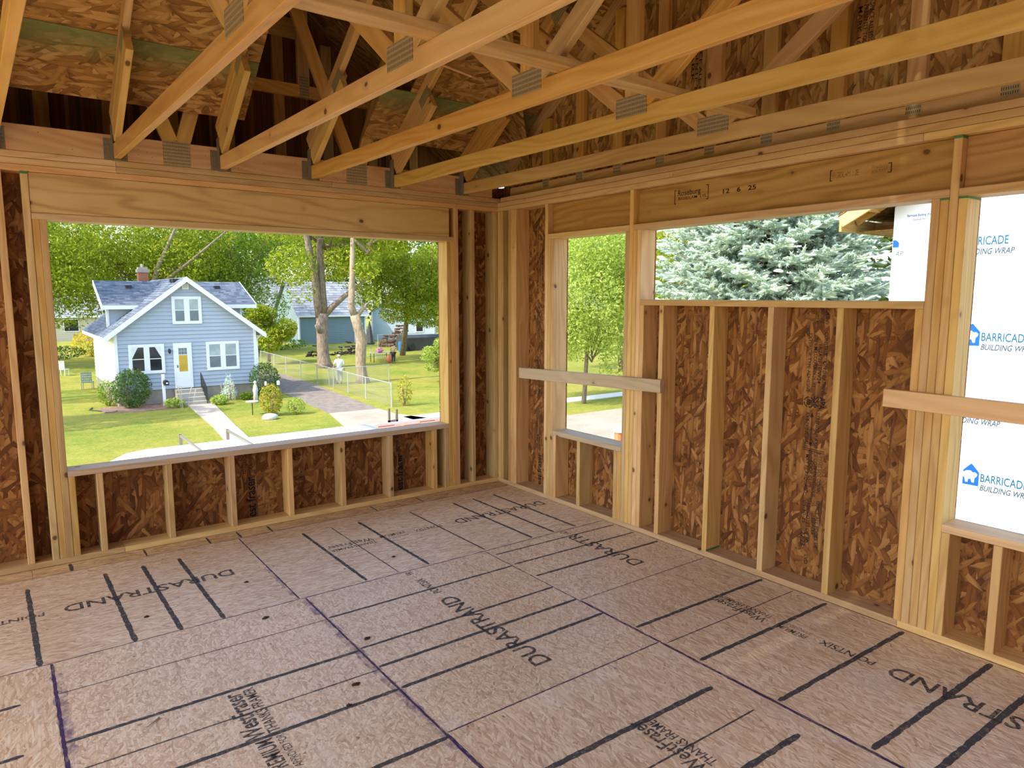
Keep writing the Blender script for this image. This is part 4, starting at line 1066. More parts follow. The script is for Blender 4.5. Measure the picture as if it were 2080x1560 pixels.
tree('shade_tree', (14.25, 34.6), (15.2, 35.4, 6.4), (3.8, 3.2, 3.2), 7000, 0.26, 'leaf_yel', 22, 'tree with a pale bent trunk standing nearest the chain fence', bark='bark_warm',
     trunk=[([(14.3, 34.6, GZ-0.1), (14.22, 34.6, -3.2), (14.15, 34.6, -2.5), (14.2, 34.6, -1.4), (14.28, 34.6, -0.95), (14.05, 34.6, -0.2), (13.85, 34.6, 0.55)], [0.48, 0.36, 0.32, 0.33, 0.36, 0.30, 0.29]),
            ([(13.85, 34.6, 0.45), (13.66, 34.6, 1.1), (13.68, 34.6, 1.5), (13.78, 34.6, 2.9), (13.85, 34.6, 5.2)], [0.22, 0.2, 0.2, 0.18, 0.12]),
            ([(13.95, 34.6, 0.4), (14.3, 34.6, 0.8), (14.6, 34.5, 1.2)], [0.17, 0.13, 0.1]),
            ([(13.7, 34.6, 1.35), (13.5, 34.5, 1.2)], [0.17, 0.12])], blobs=14,
     extra=[((15.0, 34.4, 1.6), (0.6, 0.5, 0.8)), ((14.6, 34.4, 3.2), (0.9, 0.8, 0.7))])
tree('yard_tree', (25.5, 51), (24.6, 47.5, 3.0), (4.6, 3.6, 4.2), 34000, 0.23, 'leaf_yel', 23, 'bright yellow-green tree hanging over the firewood stack', blobs=24, tr=0.28,
     extra=[((22.6, 47.0, 0.3), (1.2, 1.0, 0.9)), ((26.8, 47.0, -0.2), (1.2, 1.0, 0.8))])
tree('yard_tree', (30.5, 50), (31.5, 52, 2.5), (4.6, 3.5, 5.5), 18000, 0.28, 'leaf_mid', 24, 'green tree in the right corner of the wide window', blobs=18)
tree('young_tree', (14.0, 52), (13.8, 50, -0.3), (2.2, 1.7, 2.6), 6500, 0.26, 'leaf_yel', 25, 'small bright tree beside the right wall of the blue house', blobs=14, tr=0.15)
tree('leaning_shrub', (18.6, 32.2), (18.4, 32.0, -1.9), (2.0, 1.6, 1.6), 9000, 0.17, 'leaf_soft', 26, 'pale green leafy shrub against the right window jamb', blobs=16, tr=0.1)
tree('street_tree', (19.5, 20.3), (20.3, 20.6, 1.6), (4.0, 3.6, 4.6), 32000, 0.19, 'leaf_soft', 27, 'round green tree filling the narrow window opening', blobs=60, tr=0.12, nbr=10)
tree('street_tree', (32, 30), (31, 30, 5.0), (7, 5.5, 8), 16000, 0.36, 'leaf_yel', 28, 'yellow-green tree further back in the narrow window opening', blobs=20)
tree('yard_tree', (23.5, 16), (23.5, 16.0, 4.0), (3.0, 2.6, 5.0), 9000, 0.24, 'leaf_yel', 29, 'leafy yellow-green tree just left of the blue spruce', blobs=18)

def shrub(name, pos, r, n, size, mat, seed, label, cat='shrub', stem=True, group=None, blobs=None, parts=None):
    rnd = random.Random(seed)
    root = empty(name, (pos[0], pos[1], GZ), 0, label, cat, group)
    s = MB()
    for _ in range(5): s.tube([(pos[0], pos[1], GZ-0.03), (pos[0]+rnd.uniform(-.5,.5)*r[0], pos[1]+rnd.uniform(-.5,.5)*r[1], GZ+r[2]*1.3)], [0.03, 0.01], 5)
    s.build('stems', M['bark'], root)['kind'] = 'stuff'
    f = MB(); c = (pos[0], pos[1], GZ + r[2])
    bl = [(c, r)] if blobs is None else blobs
    leaf_cloud(f, rnd, bl, n, size)
    f.build('foliage', M[mat], root)['kind'] = 'stuff'
    return root
shrub('round_bush', (1.35, 31.9), (0.86, 0.8, 0.95), 3000, 0.12, 'leaf_dark', 31, 'clipped round dark green bush left of the mailbox')
shrub('round_bush', (7.45, 31.6), (0.78, 0.75, 0.95), 2600, 0.12, 'leaf_dark', 32, 'clipped round dark green bush at the house right corner')
shrub('side_bush', (0.55, 33.4), (0.5, 0.5, 0.65), 900, 0.12, 'leaf_mid', 33, 'small lighter bush tucked behind the left round bush')
shrub('hosta_clump', (2.95, 30.9), (0.48, 0.4, 0.22), 420, 0.16, 'leaf_soft', 34, 'low leafy clump left of the front path', 'plant')
shrub('hosta_clump', (4.95, 30.6), (0.45, 0.4, 0.24), 420, 0.16, 'leaf_soft', 35, 'low leafy clump right of the front path', 'plant')
shrub('border_plants', (6.45, 31.55), (0.32, 0.35, 0.2), 700, 0.12, 'leaf_mid', 36, 'low green border plants under the right front window', 'plant')
shrub('dwarf_spruce', (5.75, 32.0), (0.32, 0.32, 0.62), 900, 0.10, 'needle_blue', 37, 'little blue-grey spruce under the right front window', blobs=[((5.75, 32.0, GZ+0.35), (0.42, 0.4, 0.35)), ((5.75, 32.0, GZ+0.75), (0.27, 0.27, 0.35)), ((5.75, 32.0, GZ+1.15), (0.13, 0.13, 0.3))])
shrub('flower_clump', (5.98, 25.9), (0.52, 0.45, 0.72), 1200, 0.13, 'leaf_flower', 38, 'orange-flowered tall clump in the front lawn', 'plant')
shrub('flower_clump', (6.98, 25.6), (0.42, 0.35, 0.4), 500, 0.13, 'leaf_soft', 39, 'lower green clump beside the orange flowers', 'plant')
shrub('sapling', (12.05, 24.9), (0.4, 0.35, 0.75), 420, 0.13, 'leaf_flower', 40, 'thin young sapling in the lawn right of the fence end', 'tree')
shrub('golden_bush', (3.0, 66.0), (1.6, 1.2, 1.2), 1100, 0.26, 'leaf_gold', 41, 'golden flowering bush at the far left of the blue house')
shrub('low_shrub', (0.4, 64.0), (2.0, 1.2, 0.6), 900, 0.22, 'leaf_dark', 42, 'low dark shrub left of the golden bush')
shrub('fence_weeds', (18.6, 64.0), (3.4, 0.8, 0.55), 1000, 0.26, 'leaf_mid', 43, 'weedy strip along the teal garage wall', 'plant')

# ornamental grass plumes by the steps
def plumes(pos, seed, label):
    rnd = random.Random(seed); root = empty('plume_grass', (pos[0], pos[1], GZ), 0, label, 'plant')
    for _ in range(6):
        x, y = pos[0]+rnd.uniform(-.35,.35), pos[1]+rnd.uniform(-.2,.2); h = rnd.uniform(0.7, 1.15); dx = rnd.uniform(-.25,.3)
        s = MB(); s.tube([(x, y, GZ), (x+dx*0.4, y, GZ+h*0.65), (x+dx, y, GZ+h)], [0.006, 0.008, 0.018], 5); s.build('plume', M['plumose'], root)
plumes((3.45, 30.3), 1, 'dry plume grass left of the front steps'); plumes((5.55, 31.3), 2, 'dry plume grass right of the front steps')

# ------------------------------------------------------------------ spruces
def spruce(name, pos, H, R0, mat, seed, label, z_fine, step=0.30, nb=10, RM=9.0):
    rnd = random.Random(seed)
    root = empty(name, (pos[0], pos[1], GZ), 0, label, 'tree')
    t = MB(); t.tube([(pos[0], pos[1], GZ-0.1), (pos[0], pos[1], GZ+H)], [0.25, 0.03], 8); t.build('trunk', M['bark'], root, True)
    stems = MB(); f = MB(); V, F, MI = f.v, f.f, f.mi
    toC = (CAM_POS - Vector((pos[0], pos[1], 0))); toC.z = 0; toC.normalize()
    def finger(p, d, L, w, fine):
        d = d.normalized(); a = d.orthogonal().normalized(); c = d.cross(a)
        k = len(V); seg = 5 if fine else 4
        for i, (s, rr) in enumerate(((0, 0.55), (0.45, 1.0), (0.85, 0.7))):
            for j in range(seg):
                th = 6.283*j/seg + i*0.6; V.append(p + d*L*s + (a*math.cos(th)+c*math.sin(th))*w*rr*rnd.uniform(0.75, 1.2))
        V.append(p + d*L)
        for i in range(2):
            for j in range(seg): F.append((k+i*seg+j, k+i*seg+(j+1) % seg, k+(i+1)*seg+(j+1) % seg, k+(i+1)*seg+j)); MI.append(0)
        for j in range(seg): F.append((k+2*seg+j, k+2*seg+(j+1) % seg, k+3*seg)); MI.append(0)
        if fine:
            for _ in range(16):
                s = rnd.uniform(0.0, 1.0); th = rnd.uniform(0, 6.283); rd = (a*math.cos(th)+c*math.sin(th)); q = p + d*L*s
                tip = q + rd*w*rnd.uniform(1.5, 2.3) + d*w*rnd.uniform(0.6, 1.6); sd = d.cross(rd)*0.006
                k = len(V); V.extend([q - sd, q + sd, tip]); F.append((k, k+1, k+2)); MI.append(0)
    z = GZ + 0.5; lev = 0
    while z < GZ + H - 0.3:
        fr = (z - GZ)/H; R = min(R0*(1-fr)**0.85, RM); m_ = max(5, int(nb*(1-fr*0.5)))
        off = rnd.uniform(0, 6.283)
        for j in range(m_):
            th = off + 6.283*j/m_ + rnd.uniform(-.2,.2); dr = Vector((math.cos(th), math.sin(th), 0))
            facing = dr.dot(toC); fine = z > z_fine and z < z_fine + 4.5 and facing > -0.15
            if not fine and facing < -0.3 and lev % 2: continue
            L = R*rnd.uniform(0.82, 1.12); base = Vector((pos[0], pos[1], z))
            droop = -0.10 - 0.25*(1-fr); rise = 0.22
            def bp(s): return base + dr*L*s + Vector((0, 0, L*(droop*s + rise*s*s)))
            stems.tube([bp(0), bp(0.5), bp(0.95)], [0.035, 0.022, 0.008], 4)
            nt_ = int(L/(0.085 if fine else 0.24)); side = dr.cross(Vector((0,0,1)))
            for i in range(nt_):
                s = 0.25 + 0.75*(i+rnd.random())/nt_; p = bp(s); tl = (0.20 + 0.55*(1-s))*min(1.0, L/2.2)
                sg = 1 if i % 2 else -1
                d = dr*rnd.uniform(0.5, 0.9) + side*sg*rnd.uniform(0.5, 1.0) + Vector((0, 0, rnd.uniform(-0.25, 0.35)))
                d.normalize()
                if fine:
                    n2 = max(1, int(tl/0.13))
                    for q in range(n2):
                        pp = p + d*tl*q/n2
                        finger(pp, d + side*rnd.uniform(-.7,.7) + Vector((0,0,rnd.uniform(-.2,.5))), rnd.uniform(0.18, 0.30), rnd.uniform(0.026, 0.042), True)
                else: finger(p, d, max(tl, 0.35), 0.06, False)
            finger(bp(0.95), dr + Vector((0,0,0.2)), 0.25, 0.028 if fine else 0.06, fine)
        z += step*rnd.uniform(0.85, 1.15); lev += 1
    stems.build('boughs', M['bark'], root)['kind'] = 'stuff'
    f.build('needles', M[mat], root)['kind'] = 'stuff'
    print(name, len(F))
    return root
spruce('blue_spruce', (12.6, 5.75), 13.5, 4.75, 'needle_blue', 51, 'big silvery blue spruce filling the wide high window', 0.4, 0.15, 14, 2.95)
spruce('green_spruce', (19.5, 4.6), 14.0, 4.4, 'needle_green', 52, 'olive green spruce behind the blue one by the wrapped wall', 0.6, 0.36, 10)
# ================================================================== THE BLUE HOUSE
HY = 32.6; HX0, HX1 = 0.86, 7.34; RX = 4.09; RZT = 2.60; HS_ = 0.772; HBACK = 41.5
def hz(x): return RZT - HS_*abs(x - RX)
house = empty('blue_house', (RX, HY, GZ), 0, 'blue-sided gabled house with white trim across the lawn', 'house')
b = MB()
b.box((HX0, HY+0.03, GZ), (HX1, HBACK, -2.88)); b.build('foundation', M['stone'], house)
b = MB()
b.prism([(HX0, HY+0.02, -2.88), (HX1, HY+0.02, -2.88), (HX1, HY+0.02, hz(HX1)-0.1), (RX, HY+0.02, RZT-0.1), (HX0, HY+0.02, hz(HX0)-0.1)], (0, HBACK-HY-0.02, 0))
b.build('wall_body', M['siding_blue'], house)
ex = 0.19; z = -2.88
while z < RZT - 0.2:
    z1 = min(z+ex, RZT-0.12)
    def xr(zz): 
        d = (RZT-0.1-zz)/HS_; return max(HX0, RX-d), min(HX1, RX+d)
    a0, a1 = xr(z); c0, c1 = xr(z1)
    b = MB(); b.add([(a0,HY-0.045,z),(a1,HY-0.045,z),(c1,HY-0.002,z1),(c0,HY-0.002,z1),(a0,HY+0.02,z),(a1,HY+0.02,z),(c1,HY+0.02,z1),(c0,HY+0.02,z1)], [(0,1,2,3),(4,7,6,5),(0,4,5,1),(3,2,6,7),(0,3,7,4),(1,5,6,2)])
    b.build('siding_board', M['siding_blue'], house); z += ex
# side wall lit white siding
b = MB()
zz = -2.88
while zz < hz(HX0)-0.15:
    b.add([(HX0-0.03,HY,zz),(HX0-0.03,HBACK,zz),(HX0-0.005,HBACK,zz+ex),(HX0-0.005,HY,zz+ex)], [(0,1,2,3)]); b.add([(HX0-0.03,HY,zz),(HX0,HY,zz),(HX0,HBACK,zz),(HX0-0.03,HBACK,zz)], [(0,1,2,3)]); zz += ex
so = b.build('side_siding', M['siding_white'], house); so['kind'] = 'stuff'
b = MB(); b.box((HX0-0.04, HY-0.07, -2.88), (HX0+0.09, HY+0.1, hz(HX0)-0.05)); b.build('corner_board', M['trim'], house)
b = MB(); b.box((HX1-0.09, HY-0.07, -2.88), (HX1+0.04, HY+0.1, hz(HX1)-0.05)); b.build('corner_board', M['trim'], house)
def shingles(b, p00, p10, p01, p11, courses, tabs, rnd, th=0.03):
    """quad roof slope from eave (p00-p10) to ridge (p01-p11), laid as overlapping tabs"""
    p00, p10, p01, p11 = map(Vector, (p00, p10, p01, p11)); n = (p10-p00).cross(p01-p00).normalized()
    if n.z < 0: n = -n
    for i in range(courses):
        s0, s1 = i/courses, min(1.0, (i+1.15)/courses)
        a0, a1 = p00.lerp(p01, s0), p10.lerp(p11, s0); c0, c1 = p00.lerp(p01, s1), p10.lerp(p11, s1)
        t = 0.0; o = rnd.random()/tabs
        while t < 1:
            t2 = min(1.0, t + (1.0/tabs if t > 0 else o + 0.3/tabs)); 
            b.add([a0.lerp(a1,t)+n*th, a0.lerp(a1,t2)+n*th, c0.lerp(c1,t2)+n*0.006, c0.lerp(c1,t)+n*0.006], [(0,1,2,3)])
            b.add([a0.lerp(a1,t)+n*th, a0.lerp(a1,t)-n*0.01, a0.lerp(a1,t2)-n*0.01, a0.lerp(a1,t2)+n*th], [(0,1,2,3)])
            t = t2
rnd_ = random.Random(5)
XT0, XT1 = RX-3.72, RX+3.72
FY = HY - 0.36
def tipz(x): return hz(x) + 0.06
b = MB()
for xe in (XT0, XT1): b.prism([(xe, FY, tipz(xe)-0.06), (RX, FY, RZT), (RX, HBACK+0.3, RZT), (xe, HBACK+0.3, tipz(xe)-0.06)], (0, 0, -0.05))
b.build('roof_deck', M['trim'], house)
b = MB()
shingles(b, (XT0, HBACK+0.3, tipz(XT0)-0.06), (XT0, FY, tipz(XT0)-0.06), (RX, HBACK+0.3, RZT), (RX, FY, RZT), 24, 30, rnd_)
shingles(b, (XT1, FY, tipz(XT1)-0.06), (XT1, HBACK+0.3, tipz(XT1)-0.06), (RX, FY, RZT), (RX, HBACK+0.3, RZT), 24, 30, rnd_)
b.build('roof_shingles', M['shingle'], house)['kind'] = 'stuff'
for xe in (XT0, XT1):
    b = MB(); b.prism([(xe, FY-0.03, tipz(xe)-0.30), (RX, FY-0.03, RZT-0.24), (RX, FY-0.03, RZT+0.02), (xe, FY-0.03, tipz(xe)-0.04)], (0, 0.04, 0)); b.build('rake_board', M['trim'], house)
    b = MB(); b.prism([(xe, FY, tipz(xe)-0.12), (RX, FY, RZT-0.08), (RX, HY, RZT-0.08), (xe, HY, tipz(xe)-0.12)], (0, 0, -0.02)); b.build('rake_soffit', M['trim'], house)
    b = MB(); b.box((xe-0.06, FY+0.05, tipz(xe)-0.22), (xe+0.06, HBACK, tipz(xe)-0.08)); b.build('gutter', M['trim'], house)
b = MB(); b.tube([(XT1-0.02, HY+0.2, -0.30), (HX1+0.10, HY+0.05, -0.55), (HX1+0.08, HY-0.02, -0.8), (HX1+0.08, HY-0.02, -3.3), (HX1+0.3, HY-0.2, -3.5)], 0.05, 6); b.build('downspout', M['trim'], house)
# cross-gable dormer: ridge along x
DY0, DYR, DZE, DZR = 34.5, 37.6, 1.22, 2.47; DX0, DX1 = 0.62, 8.02
for x0, x1, nm in ((DX0, RX, 'l'), (RX, DX1, 'r')):
    b = MB(); b.prism([(x0 if nm == 'l' else x1, DY0-0.0, DZE-0.03), (RX, DY0, DZE-0.03), (RX, DYR, DZR-0.03), (x0 if nm == 'l' else x1, DYR, DZR-0.03)], (0, 0, -0.05)); b.build('dormer_deck', M['trim'], house)
    b = MB(); shingles(b, (x0, DY0, DZE), (x1, DY0, DZE), (x0, DYR, DZR), (x1, DYR, DZR), 15, 14, rnd_)
    b.build('dormer_shingles', M['shingle'], house)['kind'] = 'stuff'
    xe = DX0 if nm == 'l' else DX1
    b = MB(); b.box((min(x0,x1), DY0-0.04, DZE-0.20), (max(x0,x1), DY0+0.0, DZE+0.0)); b.build('dormer_fascia', M['trim'], house)
    b = MB(); b.prism([(xe, DY0-0.03, DZE-0.24), (xe, DY0-0.03, DZE+0.03), (xe, DYR, DZR+0.03), (xe, DYR, DZR-0.24)], (0.04, 0, 0)); b.build('dormer_rake', M['trim'], house)
    xw = HX0+0.05 if nm == 'l' else HX1-0.02
    b = MB(); b.box((min(xw, RX), DY0+0.45, -0.6), (max(xw, RX), DY0+0.60, DZE-0.02)); b.build('dormer_wall', M['siding_blue'], house)
    b = MB(); b.box((xw-0.06, DY0+0.42, -0.6), (xw+0.06, DY0+0.62, DZE-0.02)); b.build('dormer_corner_board', M['trim'], house)
    b = MB(); xv = 2.15 if nm == 'l' else 6.55
    b.box((xv-0.14, 36.55, 2.03), (xv+0.14, 36.9, 2.24)); b.build('roof_vent', M['black'], house)
for yv in (33.2, 33.75): 
    b = MB(); b.box((RX-0.45, yv, hz(RX-0.3)-0.02), (RX-0.15, yv+0.3, hz(RX-0.3)+0.16)); b.build('roof_vent', M['black'], house)
ch = MB(); ch.box((2.85, 38.0, 1.8), (3.35, 38.5, 2.95)); chim = ch.build('chimney', M['brick'], house)
ch = MB(); ch.box((2.80, 37.95, 2.95), (3.40, 38.55, 3.12)); ch.box((2.87, 38.02, 3.12), (3.33, 38.48, 3.24)); ch.build('chimney_crown', M['stone'], chim)
ch = MB(); ch.tube([(3.1, 38.25, 3.24), (3.1, 38.25, 3.42)], 0.08, 8); ch.build('flue', M['stone'], chim)
for r_i in range(14):
    for c_i in range(3):
        x0 = 2.852 + c_i*0.166 + (0.08 if r_i % 2 else 0); x1 = min(x0+0.155, 3.348)
        bb = MB(); bb.box((x0, 37.992, 1.95+r_i*0.07), (x1, 38.002, 1.95+r_i*0.07+0.058)); bb.build('brick', M['brick'], chim)

HYW = HY - 0.05
def dbl_window(x0, x1, z0, z1, upper, lower, curtain=False):
    w = MB(); y = HYW-0.045; t = 0.11
    w.box((x0, y, z0), (x1, HYW+0.02, z0+t)); w.box((x0, y, z1-t), (x1, HYW+0.02, z1)); w.box((x0, y, z0+t), (x0+t, HYW+0.02, z1-t)); w.box((x1-t, y, z0+t), (x1, HYW+0.02, z1-t))
    xm = (x0+x1)/2; w.box((xm-0.09, y, z0+t), (xm+0.09, HYW+0.02, z1-t))
    win = w.build('window', M['trim'], house)
    for a, c in ((x0+t, xm-0.09), (xm+0.09, x1-t)):
        zm = (z0+z1)/2
        for (p, q, mt) in ((zm, z1-t, upper), (z0+t, zm, lower)):
            s = MB(); s.box((a, HYW-0.03, p), (c, HYW-0.022, q)); s.build('pane', M[mt], win)
        s = MB(); k = 0.035
        for bx in (((a, p0), (c, p0+k)) for p0 in (z0+t, zm-k/2, z1-t-k)): s.box((bx[0][0], HYW-0.04, bx[0][1]), (bx[1][0], HYW-0.018, bx[1][1]))
        s.box((a+0.001, HYW-0.041, z0+t+0.001), (a+k, HYW-0.017, z1-t-0.001)); s.box((c-k, HYW-0.041, z0+t+0.001), (c-0.001, HYW-0.017, z1-t-0.001)); s.build('sash', M['trim'], win)
        if curtain:
            s = MB(); first = a < xm
            xa, xb = (a+k, a+0.30) if first else (c-k, c-0.30)
            s.prism([(xa, HYW-0.0335, z1-t-k), (xb, HYW-0.0335, z1-t-k), (xa, HYW-0.0335, zm+0.05)], (0, 0.002, 0)); s.build('curtain', M['curtain'], win)
    return win
dbl_window(1.39, 2.95, -2.07, -0.64, 'pane_dark', 'pane_dark', True)
dbl_window(4.88, 6.48, -2.08, -0.62, 'pane_blind', 'pane_grey')
dbl_window(3.40, 4.76, 0.30, 1.66, 'pane_blind', 'pane_grey')
v = MB(); v.box((3.92, HYW-0.04, 2.0), (4.22, HYW+0.0, 2.29)); vent = v.build('gable_vent', M['trim'], house)
for i in range(4):
    s = MB(); s.box((3.96, HYW-0.05, 2.05+i*0.05), (4.18, HYW-0.038, 2.08+i*0.05)); s.build('louvre', M['siding_beige'], vent)
d = MB(); d.box((3.35, HYW-0.05, -2.88), (4.19, HYW+0.02, -0.63)); door = d.build('door_frame', M['trim'], house)
d = MB(); d.box((3.45, HYW-0.065, -2.80), (4.09, HYW-0.05, -0.76)); leaf = d.build('storm_door', M['trim'], house)
d = MB(); d.box((3.58, HYW-0.072, -2.05), (3.97, HYW-0.064, -1.22)); d.build('pane', M['pane_yellow'], leaf)
for i in range(3):
    for j in range(2):
        d = MB(); d.box((3.58+i*0.132, HYW-0.072, -1.20+j*0.165), (3.70+i*0.132, HYW-0.064, -1.05+j*0.165)); d.build('pane', M['pane_grey'], leaf)
d = MB(); d.box((3.56, HYW-0.08, -1.235), (3.99, HYW-0.066, -1.215)); d.build('rail', M['trim'], leaf)
d = MB(); d.tube([(3.50, HYW-0.10, -1.72), (3.50, HYW-0.10, -1.85)], 0.02, 6); d.build('handle', M['black'], leaf)
d = MB(); d.box((3.13, HYW-0.12, -1.0), (3.21, HYW-0.02, -0.9)); d.ball((3.17, HYW-0.12, -1.02), (0.07, 0.07, 0.12), 8, 6); d.build('wall_lantern', M['black'], house)
for i in range(4):
    s = MB(); zt = -2.92 - 0.17*i; s.box((3.30 - 0.02*i, HY-0.55-0.30*i, GZ), (4.55, HY-0.02 if i == 0 else HY-0.55-0.30*(i-1), zt)); s.build('step', M['concrete'], house)
r = MB(); x_ = 4.5
r.tube([(x_, HY-0.35, -2.15), (x_, HY-1.45, -2.75)], 0.022, 6); r.tube([(x_, HY-0.35, -2.75), (x_, HY-1.45, -3.3)], 0.018, 6)
for i in range(9):
    t_ = i/8; y_ = HY-0.35-1.1*t_; r.tube([(x_, y_, -2.15-0.6*t_), (x_, y_, -2.90-0.65*t_)], 0.014 if 0 < i < 8 else 0.025, 5)
r.build('stair_railing', M['black'], house)

# front-yard things
mb_ = empty('mailbox', (2.67, 31.6, GZ), 0, 'black mailbox on a white post by the front path', 'mailbox')
s = MB(); s.box((2.61, 31.55, GZ), (2.73, 31.67, GZ+1.55)); s.box((2.62, 31.45, GZ+1.02), (2.72, 31.55, GZ+1.10)); s.build('post', M['trim'], mb_)
s = MB(); pts = [(2.63-0.0, 31.2, GZ+1.06), (2.85, 31.2, GZ+1.06), (2.85, 31.2, GZ+1.2), (2.81, 31.2, GZ+1.27), (2.74, 31.2, GZ+1.30), (2.67, 31.2, GZ+1.27), (2.63, 31.2, GZ+1.2)]
s.prism(pts, (0, 0.42, 0)); s.build('box', M['black'], mb_)
s = MB(); s.box((2.71, 31.19, GZ+1.13), (2.80, 31.199, GZ+1.19)); s.build('number_plate', M['trim'], mb_)
s = MB(); s.ball((5.62, 25.0, GZ+0.10), (0.34, 0.26, 0.17), 12, 8, 0, 0.08, random.Random(4)); tag(s.build('rock', M['rock'], smooth=True), 'pale rounded rock beside the orange flowers', 'rock')
bbk = empty('bird_bath', (5.35, 26.6, GZ), 0, 'shallow bird bath on a thin stand in the lawn', 'bird bath')
s = MB(); s.tube([(5.35, 26.6, GZ), (5.35, 26.6, GZ+0.55)], 0.02, 6); s.build('stand', M['black'], bbk)
s = MB(); s.tube([(5.35, 26.6, GZ+0.55), (5.35, 26.6, GZ+0.58), (5.35, 26.6, GZ+0.62)], [0.08, 0.25, 0.28], 12); s.build('bowl', M['rock'], bbk)
def hook(pos, s_, label, lantern):
    root = empty('garden_hook', (pos[0], pos[1], GZ), 0, label, 'hook')
    pts = [(pos[0], pos[1], GZ), (pos[0], pos[1], GZ+0.95)] + [(pos[0]+s_*0.2*(1-math.cos(t)), pos[1], GZ+0.95+0.2*math.sin(t)) for t in (0.5, 1.0, 1.57, 2.1, 2.7)]
    s = MB(); s.tube(pts, 0.018, 6); s.build('rod', M['black'], root)
    x = pos[0]+s_*0.38
    s = MB(); s.tube([(x, pos[1], GZ+1.02), (x, pos[1], GZ+0.98), (x, pos[1], GZ+0.80)], [0.03, 0.085, 0.075] if lantern else [0.02, 0.05, 0.06], 8); s.build('lantern' if lantern else 'bird_feeder', M['trim'], root)
hook((7.35, 30.3), 1, 'curved garden hook with a white lantern by the driveway', True); hook((6.75, 30.4), 1, 'curved garden hook with a feeder before the right round bush', False)
st = MB(); st.tube([(6.55, 30.2, GZ), (6.55, 30.2, GZ+0.5), (6.55, 30.2, GZ+0.62), (6.55, 30.2, GZ+0.85), (6.55, 30.2, GZ+0.98)], [0.13, 0.10, 0.14, 0.09, 0.03], 8); st.ball((6.55, 30.2, GZ+1.02), 0.08, 8, 6)
tag(st.build('garden_statue', M['rock'], smooth=True), 'little pale garden statue beside the right round bush', 'statue')
def lawn_chair(pos, rz, label, mat):
    root = empty('lawn_chair', (pos[0], pos[1], GZ), rz, label, 'chair'); B = WM[root.name]
    def part(nm, boxes):
        s = MB()
        for lo, hi in boxes: s.box(lo, hi, 0, B)
        s.build(nm, M[mat], root)
    for sx in (-0.27, 0.24):
        for sy in (-0.27, 0.24): part('leg', [((sx, sy, 0), (sx+0.03, sy+0.03, 0.42))])
    for i in range(5): part('seat_slat', [((-0.26, -0.26+i*0.105, 0.40), (0.26, -0.19+i*0.105, 0.43))])
    for i in range(6): part('back_slat', [((-0.26+i*0.094, 0.24, 0.43), (-0.21+i*0.094, 0.27, 1.0))])
    for i in range(4): part('back_band', [((-0.27, 0.225, 0.52+i*0.13), (0.27, 0.24, 0.58+i*0.13))])
lawn_chair((-0.25, 50.0), 2.6, 'white lattice lawn chair on the grass at the far left', 'trim'); lawn_chair((0.35, 41.0), 2.9, 'green lattice lawn chair near the house side wall', 'siding_teal')
pt = MB(); pt.tube([(1.05, 37.5, GZ), (1.05, 37.5, GZ+0.25), (1.05, 37.5, GZ+0.35)], [0.16, 0.22, 0.24], 10); tag(pt.build('flower_pot', M['brick']), 'terracotta pot against the white side wall', 'pot')
hs = MB(); hs.tube([(-0.2, 33.0, GZ+0.03), (-0.4, 32.3, GZ+0.03), (0.0, 31.6, GZ+0.03), (0.6, 31.2, GZ+0.03), (0.5, 30.9, GZ+0.03), (0.1, 31.0, GZ+0.03)], 0.025, 6); tag(hs.build('garden_hose', M['black']), 'black garden hose lying by the left bush', 'hose')

